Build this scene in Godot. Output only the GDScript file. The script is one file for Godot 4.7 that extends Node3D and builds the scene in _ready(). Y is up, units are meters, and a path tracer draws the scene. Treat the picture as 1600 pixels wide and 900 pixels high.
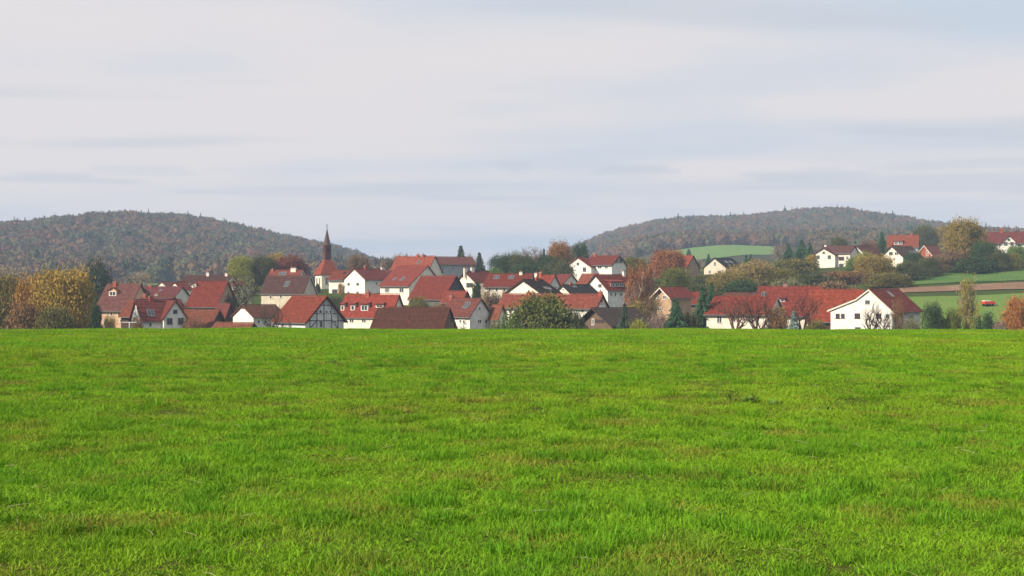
extends Node3D
# A meadow before a red-roofed village in a shallow valley, wooded hills behind. Units are metres; the camera looks along -z.

const LEFT_RIDGE := [[-878.0,31.5],[-709.0,47.0],[-608.0,51.1],[-540.0,53.8],[-500.0,57.8],[-459.0,60.5],[-419.0,64.6],[-378.0,67.9],[-338.0,65.2],[-304.0,59.2],[-270.0,51.1],[-236.0,44.3],[-203.0,38.9],[-176.0,30.8],[-155.0,23.4],[-135.0,18.0],[-108.0,13.3],[-54.0,5.2],[68.0,1.1],[338.0,1.1]]
const RIGHT_RIDGE := [[-513.0,-4.8],[-171.0,-1.4],[-34.0,12.3],[17.0,22.5],[51.0,32.8],[86.0,45.6],[120.0,59.3],[154.0,68.7],[188.0,77.2],[239.0,83.2],[291.0,84.9],[342.0,89.2],[393.0,94.3],[436.0,91.8],[479.0,84.9],[513.0,77.2],[547.0,72.1],[581.0,69.5],[633.0,63.6],[701.0,58.4],[855.0,46.5],[1197.0,29.4]]

const HOUSES := [
	{"n":"house","l":"peach rendered house with faded maroon roof beside the white T-post","x":-83.38,"z":-305.81,"a":-0.2618,"len":7.58,"prof":[[-5.0,-2.99],[0.0,2.29],[5.0,-2.99]],"w":"peach","r":"dustmaroon","win":[["S",-0.14,-4.36,0.61,0.81,"w"],["S",1.68,-4.35,0.6,0.81,"w"],["S",2.21,-5.57,0.76,0.54,"w"],["S",-1.51,-6.81,0.61,1.63,"w"]],"dor":[[1,-1.34,2.46,-0.31,1.84,1.37,"gable","w"]],"chim":[[-1.95,0.4,2.84,"brick"]]},
	{"n":"house","l":"white house with maroon roof and grey shaded front cross gable","x":-66.51,"z":-266.93,"a":-2.5831,"len":8.02,"prof":[[-3.31,-4.3],[0.0,-0.78],[3.31,-4.3]],"w":"white","r":"maroon","win":[["N",2.45,-5.62,0.55,0.83,"w"],["E",0.94,-4.5,1.57,0.72,"w"]],"sky":[[-1,2.05,-2.23,1.3]],"chim":[[1.33,-0.2,0.04,"brick"]],"wing":[[-1,-1.86,4.27,-0.66,-3.98,1.2]]},
	{"n":"barn","l":"brown tiled barn with dark weathered board gable beside white cross gable house","x":-60.23,"z":-276.45,"a":-0.6109,"len":9.13,"prof":[[-2.24,-5.99],[0.0,-2.84],[2.24,-5.99]],"w":"darkwood","r":"brownred","win":[["E",0.18,-5.54,0.83,0.74,"d"]]},
	{"n":"barn","l":"small barn with dull maroon roof and brown board gable behind brown tiled barn","x":-59.49,"z":-294.1,"a":-0.5236,"len":2.94,"prof":[[-1.57,-4.58],[0.0,-1.7],[1.57,-4.58]],"w":"darkwood","r":"maroon"},
	{"n":"shed","l":"low shed with rusty red-brown roof in front of the white gabled cottage","x":-49.34,"z":-253.0,"a":-0.3142,"len":7.11,"prof":[[-2.0,-6.05],[0.0,-4.75],[2.0,-6.05]],"w":"oldwood","r":"brownred"},
	{"n":"cottage","l":"small white cottage with bright bare gable and brown-red roof","x":-50.49,"z":-283.55,"a":-2.4784,"len":6.92,"prof":[[-4.34,-4.03],[0.0,-1.95],[4.34,-4.03]],"w":"white","r":"brownred","win":[["E",0.08,-2.52,0.81,0.5,"d"],["N",2.34,-5.42,0.56,0.75,"w"],["N",0.87,-5.45,0.7,0.75,"w"]]},
	{"n":"farmhouse","l":"half-timbered farmhouse with big orange-red roof and grey-blue timbered gable","x":-37.69,"z":-264.36,"a":-0.6981,"len":8.46,"prof":[[-4.75,-4.44],[-0.09,-0.05],[4.75,-4.44]],"w":"timberwall","r":"orangered","win":[["E",1.09,-3.09,0.79,0.7,"w"],["E",-0.41,-3.12,0.63,0.65,"w"],["E",-1.36,-3.13,0.64,0.65,"w"],["E",0.93,-5.56,0.55,1.17,"d"],["E",-2.57,-5.04,0.8,0.71,"w"],["S",-1.9,-5.59,0.71,0.71,"w"]],"beam":[["E",4.6,-4.32,-4.75,-4.49],["E",2.89,-3.07,-3.13,-3.15],["E",1.17,-1.57,-1.68,-1.59],["E",0.22,-0.28,0.22,-5.81],["E",1.95,-2.26,1.95,-5.78],["E",-1.68,-1.71,-1.68,-5.85],["E",3.67,-3.76,3.67,-5.74],["E",-3.29,-3.39,-3.29,-5.89],["E",1.95,-4.37,3.67,-5.74],["E",-1.68,-4.43,-3.29,-5.89]],"bc":"dark","vo":0.6},
	{"n":"house","l":"white house with row of shed dormers along its red roof","x":-28.48,"z":-290.2,"a":-0.4712,"len":12.27,"prof":[[-2.71,-4.04],[0.0,0.18],[2.71,-4.04]],"w":"cream","r":"red","win":[["S",-3.26,-5.43,1.09,0.78,"w"],["S",-0.32,-5.4,1.08,0.78,"w"]],"dor":[[1,-5.84,2.15,-3.18,0.9,1.37,"shed","w"],[1,-3.36,2.14,-3.16,1.04,1.37,"shed","w"],[1,-0.52,2.17,-3.2,1.8,1.43,"shed","w"],[1,2.81,1.74,-2.54,1.94,0.78,"shed","w"]],"chim":[[-0.88,0.3,0.82,"brick"]],"bc":"dark"},
	{"n":"barn","l":"long dark brown barn roof in front of the dormered house","x":-17.66,"z":-256.23,"a":-0.2094,"len":12.92,"prof":[[-5.0,-5.94],[0.0,-2.07],[5.0,-5.94]],"w":"oldwood","r":"brown"},
	{"n":"house","l":"white house with dusty maroon roof, grey shaded gable and brick chimney","x":-8.52,"z":-266.51,"a":-0.733,"len":7.14,"prof":[[-2.86,-3.47],[0.0,-0.54],[2.86,-3.47]],"w":"white","r":"dustmaroon","win":[["S",1.19,-4.92,0.55,0.71,"w"],["S",2.1,-4.91,0.66,0.59,"w"],["S",-1.63,-4.73,0.55,0.72,"w"],["E",0.24,-2.56,0.61,0.71,"w"],["E",0.28,-4.93,1.04,0.71,"w"],["E",-1.46,-5.08,0.7,0.84,"w"]],"sky":[[1,1.29,1.17,1.3],[1,-2.83,2.07,1.03]],"chim":[[-5.42,-1.6,0.01,"brick"]]},
	{"n":"barn","l":"red roofed barn with grey-green slatted gable in mid village","x":-17.38,"z":-336.81,"a":-0.7854,"len":11.54,"prof":[[-3.87,-0.78],[0.0,4.3],[3.87,-0.78]],"w":"greywood","r":"red","bc":"dark","vo":0.6},
	{"n":"outbuilding","l":"small outbuilding with plain red roof against the slatted barn","x":-12.16,"z":-308.83,"a":-0.6109,"len":5.57,"prof":[[-1.5,-1.29],[0.0,0.77],[1.5,-1.29]],"w":"darkwood","r":"red"},
	{"n":"house","l":"cream house with orange-red roof and tall shaded slate-grey gable","x":-26.14,"z":-367.97,"a":-0.6981,"len":10.32,"prof":[[-6.07,2.25],[-0.76,7.19],[6.07,2.25]],"w":"cream","r":"red","win":[["S",-2.6,0.45,1.85,1.15,"w"],["S",2.56,0.46,1.59,1.14,"w"]],"sky":[[1,0.89,3.91,1.17],[1,-1.88,4.01,0.94]],"chim":[[-5.28,-2.76,6.47,"brick"]]},
	{"n":"house","l":"house with bright orange tiled roof rising behind the slate-grey gable house","x":-27.77,"z":-411.41,"a":-0.5236,"len":12.84,"prof":[[-3.69,6.34],[0.0,10.6],[3.69,6.34]],"w":"cream","r":"orangered","sky":[[1,2.11,1.5,1.05]],"chim":[[0.87,0.3,11.21,"brick"],[2.64,0.3,11.19,"brick"]]},
	{"n":"hall","l":"long grey clad hall with thin maroon roof on village skyline","x":-18.99,"z":-435.44,"a":-2.6878,"len":14.46,"prof":[[-2.52,8.95],[0.0,10.94],[2.52,8.95]],"w":"greyclad","r":"dustmaroon","win":[["N",3.44,7.04,0.84,0.97,"w"],["N",0.05,7.06,0.85,0.97,"w"]],"bc":"white"},
	{"n":"house","l":"cream gabled house with brown arched window and maroon roof","x":-8.65,"z":-350.99,"a":-2.618,"len":6.06,"prof":[[-5.16,3.0],[0.0,5.53],[5.16,3.0]],"w":"cream","r":"maroon","win":[["E",1.27,4.05,1.68,0.87,"w"],["E",-1.89,1.76,3.3,1.1,"b"],["N",1.97,1.13,0.71,1.09,"w"]],"chim":[[1.46,-0.3,6.64,"white"],[3.42,-0.3,6.47,"white"]],"bc":"dark"},
	{"n":"house","l":"long terraced house with red roof and two round-topped skylights","x":-0.37,"z":-340.63,"a":-0.2443,"len":10.46,"prof":[[-4.5,2.05],[0.0,4.81],[4.5,2.05]],"w":"cream","r":"red","win":[["S",-3.97,0.69,0.63,0.91,"w"],["S",-2.25,0.69,0.63,0.91,"w"],["S",-0.37,0.69,0.62,0.91,"w"]],"sky":[[1,-3.07,1.36,1.3],[1,0.56,1.37,1.3]],"chim":[[2.66,0.3,5.42,"white"]]},
	{"n":"house","l":"red hipped house with narrow pale shaded gable behind dark roofed cottages","x":7.78,"z":-348.92,"a":-0.576,"len":6.07,"prof":[[-2.71,1.91],[0.0,4.57],[2.71,1.91]],"w":"pale","r":"red","win":[["E",-0.74,1.44,0.91,0.63,"w"]],"chim":[[-0.65,0.3,5.37,"brick"],[-1.95,0.3,5.22,"white"]]},
	{"n":"house","l":"house with plain deep red roof at the end of red roof row","x":13.7,"z":-368.96,"a":-0.6981,"len":3.98,"prof":[[-3.5,2.59],[0.0,4.91],[3.5,2.59]],"w":"pale","r":"maroon"},
	{"n":"house","l":"broad white bare gable cottage with black roof and paired skylights","x":4.46,"z":-307.95,"a":-2.618,"len":4.45,"prof":[[-7.89,0.38],[0.0,3.26],[7.89,0.38]],"w":"cream","r":"black","sky":[[-1,-0.45,-4.93,0.98],[-1,-0.86,-5.3,0.98]],"chim":[[-0.74,-0.6,3.82,"brick"]],"bc":"dark"},
	{"n":"cottage","l":"small white gable cottage with long black roof beside big bush","x":14.12,"z":-312.74,"a":-2.618,"len":6.63,"prof":[[-3.56,0.35],[0.0,2.16],[3.56,0.35]],"w":"cream","r":"black","win":[["E",0.03,0.97,0.66,0.5,"w"]],"sky":[[-1,0.99,-0.55,1.0]],"chim":[[1.64,-0.4,2.58,"brick"]],"bc":"dark"},
	{"n":"house","l":"long white house with orange-red roof behind the big olive bush","x":7.89,"z":-277.29,"a":-0.4887,"len":21.02,"prof":[[-2.67,-2.05],[0.0,0.25],[2.67,-2.05]],"w":"white","r":"orangered","win":[["S",-8.8,-3.55,0.57,0.88,"w"],["S",-7.8,-3.54,0.57,0.88,"w"],["S",-5.54,-3.52,0.56,0.75,"w"],["S",7.76,-3.16,0.67,0.61,"w"],["E",0.17,-1.71,0.89,0.5,"w"]],"chim":[[10.32,0.2,0.86,"brick"],[-4.27,0.2,0.72,"brick"],[-5.12,0.2,0.78,"brick"]],"bc":"dark"},
	{"n":"chalet","l":"low brown timber chalet with wide dark roof and balcony gable","x":18.54,"z":-258.34,"a":-2.618,"len":7.62,"prof":[[-5.13,-4.86],[0.23,-2.21],[5.13,-4.86]],"w":"oldwood","r":"darkbrown","win":[["E",1.07,-5.12,0.84,1.16,"w"],["E",-1.03,-4.61,2.91,0.58,"b"]],"ov":0.9,"vo":1.0},
	{"n":"house","l":"white gabled house with red roof and long band of dormer windows","x":23.46,"z":-336.24,"a":-2.4435,"len":9.95,"prof":[[-3.98,1.3],[0.0,4.6],[3.98,1.3]],"w":"white","r":"red","win":[["E",2.76,1.9,1.1,0.75,"d"],["E",-1.39,1.75,1.08,0.75,"d"],["E",0.89,3.85,0.88,0.5,"d"],["E",0.89,-0.05,0.88,0.75,"d"],["E",-1.5,-0.34,0.87,0.75,"d"],["N",3.95,-0.33,0.62,0.89,"w"],["N",2.5,-0.34,0.62,0.9,"w"],["N",0.73,-0.35,0.84,0.9,"w"]],"dor":[[-1,1.45,-3.44,1.75,4.44,1.2,"shed","m"]],"chim":[[-3.83,-0.4,5.56,"white"]],"bc":"dark"},
	{"n":"house","l":"little house with bright orange roof behind the white gabled house","x":19.59,"z":-356.4,"a":-0.384,"len":3.69,"prof":[[-4.0,2.55],[0.0,4.96],[4.0,2.55]],"w":"cream","r":"orange"},
	{"n":"house","l":"tall white house with red roof, front cross gable and glazed loft","x":27.11,"z":-410.87,"a":-0.576,"len":8.62,"prof":[[-4.2,8.34],[0.0,10.7],[4.2,8.34]],"w":"white","r":"red","win":[["S",0.34,7.1,1.26,0.92,"w"],["S",2.54,7.08,1.04,0.91,"w"],["E",1.37,8.75,1.9,1.28,"d"],["E",-0.92,8.78,1.92,1.29,"d"]],"chim":[[-3.35,0.3,11.44,"brick"]],"wing":[[1,-5.7,8.71,10.24,7.48,2.0]],"bc":"dark"},
	{"n":"house","l":"brown house with maroon roof and white bargeboard beside the birches","x":33.18,"z":-293.86,"a":-2.618,"len":5.04,"prof":[[-3.0,-0.23],[0.0,1.6],[3.0,-0.23]],"w":"tan","r":"maroon","win":[["E",1.65,-0.65,0.9,0.79,"w"],["E",-0.69,-0.77,1.11,0.92,"w"],["E",1.09,-3.16,1.12,0.79,"w"]],"bc":"white","vo":0.8},
	{"n":"house","l":"small house with faded red hipped roof next to dark firs","x":39.96,"z":-305.83,"a":-0.4189,"len":3.1,"prof":[[-3.5,-1.66],[0.0,0.5],[3.5,-1.66]],"w":"oldwood","r":"red"},
	{"n":"house","l":"house with orange-red roof and dark gable behind the rust coloured tree","x":53.39,"z":-467.44,"a":-0.733,"len":14.6,"prof":[[-3.44,8.43],[0.0,12.01],[3.44,8.43]],"w":"tan","r":"orangered","win":[["S",-5.21,6.87,1.04,1.05,"w"]],"bc":"dark"},
	{"n":"house","l":"white house with brown boarded gable and slate black roof on far slope","x":72.24,"z":-486.52,"a":-2.4784,"len":8.16,"prof":[[-5.09,8.51],[0.0,11.62],[5.09,8.51]],"w":"boardwhite","r":"black","win":[["E",-0.04,9.01,1.2,1.52,"w"],["E",2.36,6.41,1.21,1.31,"w"],["E",-2.43,6.37,1.19,1.3,"w"]],"sky":[[-1,0.64,-2.13,1.25],[-1,-1.6,-2.08,1.25]]},
	{"n":"bungalow","l":"white bungalow with red roof behind pale trunked fruit trees","x":43.58,"z":-264.89,"a":-0.384,"len":11.3,"prof":[[-7.3,-3.12],[0.0,-0.17],[7.3,-3.12]],"w":"cream","r":"red","win":[["S",-3.27,-4.82,0.95,1.28,"w"],["S",-0.6,-4.56,0.83,0.93,"w"],["S",1.98,-4.54,0.82,0.93,"w"]],"bc":"white"},
	{"n":"house","l":"large house with wide red roof and pale chimney behind fruit trees","x":54.4,"z":-278.27,"a":-0.2443,"len":11.73,"prof":[[-5.0,-3.54],[0.0,1.72],[5.0,-3.54]],"w":"cream","r":"deepred","sky":[[1,-4.89,1.48,1.07]],"dor":[[1,-1.3,2.83,-1.26,0.94,0.74,"shed","w"]],"chim":[[-0.95,-0.8,2.23,"grey"]],"bc":"dark"},
	{"n":"house","l":"house with plain orange-red roof joined to sweeping gable house","x":60.4,"z":-264.68,"a":-0.3142,"len":9.38,"prof":[[-5.5,-4.32],[0.0,1.13],[5.5,-4.32]],"w":"darkwood","r":"orangered","bc":"dark"},
	{"n":"house","l":"bright white gabled house with sweeping kinked roof behind bare apple tree","x":64.95,"z":-253.83,"a":-2.1991,"len":13.65,"prof":[[-5.63,-2.37],[-1.48,1.27],[0.86,-0.42],[5.63,-2.25]],"w":"white","r":"red","win":[["E",-1.19,-1.19,0.82,0.67,"g"],["E",0.66,-3.77,1.0,0.95,"b"],["E",4.31,-3.82,0.72,0.9,"b"],["E",3.35,-3.81,0.71,0.9,"g"],["E",-3.22,-3.72,0.92,0.89,"b"],["E",-4.77,-3.7,0.8,0.88,"w"],["E",0.57,-5.79,1.06,0.56,"g"],["N",2.92,-3.87,1.83,0.78,"w"],["N",-2.19,-3.96,2.2,0.79,"w"]],"sky":[[-1,-0.34,-2.46,1.14]],"bc":"white","vo":0.25},
	{"n":"house","l":"cream balcony house with dark maroon roof on the upper slope","x":109.92,"z":-476.51,"a":-0.5585,"len":9.88,"prof":[[-4.58,13.23],[0.0,15.57],[4.58,13.23]],"w":"cream","r":"maroonbrown","win":[["S",2.11,10.72,1.75,1.27,"b"],["S",4.07,10.92,0.87,1.27,"w"],["S",2.0,8.39,1.53,1.27,"d"]],"chim":[[-4.95,0.2,16.04,"white"]],"wing":[[1,-3.5,7.72,14.69,12.46,1.5]],"bc":"dark"},
	{"n":"house","l":"white house end with steep gable beside the cream balcony house","x":123.19,"z":-497.72,"a":-2.4435,"len":8.5,"prof":[[-3.9,13.11],[0.0,16.19],[3.9,13.11]],"w":"white","r":"maroonbrown","bc":"dark"},
	{"n":"house","l":"white gabled house with brown roof and two skylights above hillside shrubs","x":124.92,"z":-456.19,"a":-2.5133,"len":9.18,"prof":[[-4.32,11.52],[0.0,14.87],[4.32,11.52]],"w":"cream","r":"darkbrown","win":[["E",0.47,12.02,1.53,1.12,"g"],["E",-1.8,11.98,1.51,1.12,"w"],["E",1.37,9.99,1.28,1.02,"w"]],"sky":[[-1,-1.54,-2.45,1.17],[-1,-3.5,-2.41,1.17]],"bc":"dark"},
	{"n":"house","l":"house with vivid orange roof and white box dormer on the upper slope","x":136.98,"z":-497.84,"a":-0.3142,"len":10.08,"prof":[[-4.5,15.99],[0.0,19.91],[4.5,15.99]],"w":"greyclad","r":"orange","dor":[[1,-1.52,3.9,16.51,2.82,1.34,"shed","w"]],"chim":[[2.73,0.2,20.6,"brick"]]},
	{"n":"house","l":"red brick gabled house with white windows and grey-brown roof","x":135.67,"z":-461.29,"a":-2.4086,"len":6.85,"prof":[[-2.69,12.29],[0.0,15.23],[2.69,12.29]],"w":"brick","r":"dustmaroon","win":[["E",-1.06,12.53,0.93,1.03,"w"],["E",-1.06,11.09,0.93,1.03,"w"],["E",1.28,11.12,0.94,1.03,"w"]],"bc":"white"},
	{"n":"house","l":"long white house with wide dark red roof on the hilltop","x":171.72,"z":-479.95,"a":-0.2094,"len":24.75,"prof":[[-5.5,16.68],[0.0,20.29],[5.5,16.68]],"w":"white","r":"maroon","win":[["S",-7.46,15.31,0.82,1.07,"w"],["S",-5.42,15.3,0.82,1.07,"w"],["S",-5.22,13.37,0.82,0.86,"w"],["S",-1.15,15.06,1.22,1.28,"d"]],"chim":[[-6.2,0.2,21.73,"brick"]],"wing":[[1,-4.61,4.07,18.92,16.99,0.5]]},
	{"n":"house","l":"beige house with wide brown mansard roof and pinkish gable","x":-54.2,"z":-345.1,"a":-0.4363,"len":12.14,"prof":[[-2.8,0.53],[0.0,4.37],[2.8,0.53]],"w":"beige","r":"maroonbrown","win":[["S",-3.28,-1.03,0.74,0.77,"w"],["S",-0.32,-0.87,0.74,0.77,"w"]],"sky":[[1,0.57,1.4,1.3]],"bc":"white"},
	{"n":"house","l":"house with salmon-red ridge roof showing above the brown mansard roof","x":-58.57,"z":-369.71,"a":-0.4363,"len":9.29,"prof":[[-1.93,3.91],[0.0,6.07],[1.93,3.91]],"w":"white","r":"orangered","sky":[[1,-1.24,0.8,0.95],[1,-0.05,0.8,0.95]],"chim":[[1.98,0.3,6.74,"white"],[2.77,0.3,6.74,"white"],[-4.17,0.3,5.78,"brick"]],"bc":"white"},
	{"n":"house","l":"house with deep red roof and three white framed dormer windows","x":-70.11,"z":-357.1,"a":-0.2443,"len":6.03,"prof":[[-4.5,0.17],[0.0,3.04],[4.5,0.17]],"w":"pale","r":"maroon","dor":[[1,-2.4,3.26,0.96,1.56,1.12,"shed","w"],[1,-0.15,3.26,0.96,1.25,1.12,"shed","w"],[1,1.4,3.26,0.96,1.25,1.11,"shed","w"]]},
	{"n":"house","l":"long house with charcoal-brown roof behind the small dormer gable","x":-86.79,"z":-407.86,"a":-0.2094,"len":14.01,"prof":[[-4.5,3.05],[0.0,4.98],[4.5,3.05]],"w":"pale","r":"maroonbrown","chim":[[-0.34,0.2,6.0,"white"],[5.34,0.2,5.81,"white"]]},
	{"n":"house","l":"house with plain brick-red roof and tiny white gable dormer","x":-67.04,"z":-318.15,"a":-0.2269,"len":7.0,"prof":[[-5.5,-2.33],[0.0,2.89],[5.5,-2.33]],"w":"tan","r":"red","win":[["S",-2.51,-3.48,0.55,0.85,"w"]],"dor":[[1,-3.73,1.36,1.6,0.98,0.86,"gable","p"]]},
	{"n":"house","l":"long house with wide plum-red roof behind the pinkish-red roof","x":-83.89,"z":-337.63,"a":-0.2094,"len":11.83,"prof":[[-4.5,-0.64],[0.0,1.75],[4.5,-0.64]],"w":"pale","r":"plum","sky":[[1,1.42,1.71,0.7]],"chim":[[-2.02,0.2,2.21,"brick"],[-6.96,0.2,2.21,"white"]]},
	{"n":"house","l":"house with pinkish-red roof behind the white cross gable house","x":-73.9,"z":-296.72,"a":-0.2443,"len":6.96,"prof":[[-4.0,-2.08],[0.0,-0.4],[4.0,-2.08]],"w":"tan","r":"dustmaroon","chim":[[-2.92,0.2,0.13,"brick"],[-0.4,-0.3,0.26,"grey"]]},
	{"n":"cottage","l":"tiny house with rust roof squeezed between peach house and plum roof","x":-82.43,"z":-315.83,"a":-0.3491,"len":3.15,"prof":[[-3.5,-1.63],[0.0,0.32],[3.5,-1.63]],"w":"oldwood","r":"brownred","win":[["S",0.58,-2.34,0.66,0.56,"w"]]},
	{"n":"house","l":"white gable of small house with maroon roof before charcoal roof","x":-86.08,"z":-368.81,"a":-2.4435,"len":2.89,"prof":[[-3.77,1.27],[0.0,2.92],[3.77,1.27]],"w":"cream","r":"maroon","win":[["E",0.33,1.77,1.08,0.5,"w"],["E",1.23,0.27,1.44,0.66,"w"],["E",-2.0,0.28,1.42,0.66,"w"]]},
	{"n":"house","l":"pale house end peeping up behind the plum-red roof","x":-96.03,"z":-395.12,"a":-2.3562,"len":2.83,"prof":[[-2.99,1.78],[0.0,3.2],[2.99,1.78]],"w":"pale","r":"dustmaroon"},
	{"n":"house","l":"small house with dark hipped roof and white corner chimney above peach house","x":-89.8,"z":-333.52,"a":-0.5236,"len":3.68,"prof":[[-3.0,1.15],[0.0,2.2],[3.0,1.15]],"w":"tan","r":"darkbrown","chim":[[-4.47,-1.0,2.66,"white"]]},
	{"n":"house","l":"white house with gable front and long maroon roof next to church","x":-40.15,"z":-396.58,"a":-2.3562,"len":9.61,"prof":[[-4.5,4.06],[0.0,6.82],[4.5,4.06]],"w":"white","r":"maroon","win":[["E",2.58,2.31,0.99,0.71,"d"],["E",-1.44,2.31,1.12,0.71,"d"],["E",-1.37,0.01,0.98,0.62,"d"],["E",2.65,-0.0,0.85,0.62,"d"],["N",0.61,2.48,0.69,0.71,"w"]],"chim":[[1.16,-0.3,7.65,"brick"],[-4.83,-0.3,7.36,"white"]]},
	{"n":"house","l":"low white house with salmon roof at the foot of the church","x":-47.46,"z":-402.67,"a":-0.2793,"len":6.0,"prof":[[-4.0,4.02],[0.0,6.3],[4.0,4.02]],"w":"white","r":"orangered","win":[["S",-1.25,-0.02,1.55,1.26,"d"]],"wing":[[1,1.07,1.94,7.56,6.29,-2.5]]},
	{"n":"house","l":"house with maroon roof running beside the church house gable","x":-34.53,"z":-406.98,"a":-0.3491,"len":4.39,"prof":[[-4.5,3.23],[0.0,6.35],[4.5,3.23]],"w":"pale","r":"maroon"},
	{"n":"shed","l":"small dark red lean shed beside white house with olive bush","x":-2.63,"z":-265.64,"a":-0.5236,"len":1.66,"prof":[[-1.41,-3.98],[0.0,-1.74],[1.41,-3.98]],"w":"cream","r":"brownred","win":[["S",0.0,-5.06,0.55,0.83,"w"]]},
	{"n":"barn","l":"dark timber barn with rust roof between peach house and white cross gable house","x":-75.34,"z":-285.32,"a":-0.4189,"len":2.85,"prof":[[-3.0,-3.86],[0.0,-1.09],[3.0,-3.86]],"w":"darkwood","r":"brownred"},
	{"n":"house","l":"house with muted red roof behind the bungalow and bare trees","x":49.52,"z":-304.87,"a":-0.2793,"len":7.41,"prof":[[-4.0,-1.64],[0.0,0.37],[4.0,-1.64]],"w":"tan","r":"brownred"}
]

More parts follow.
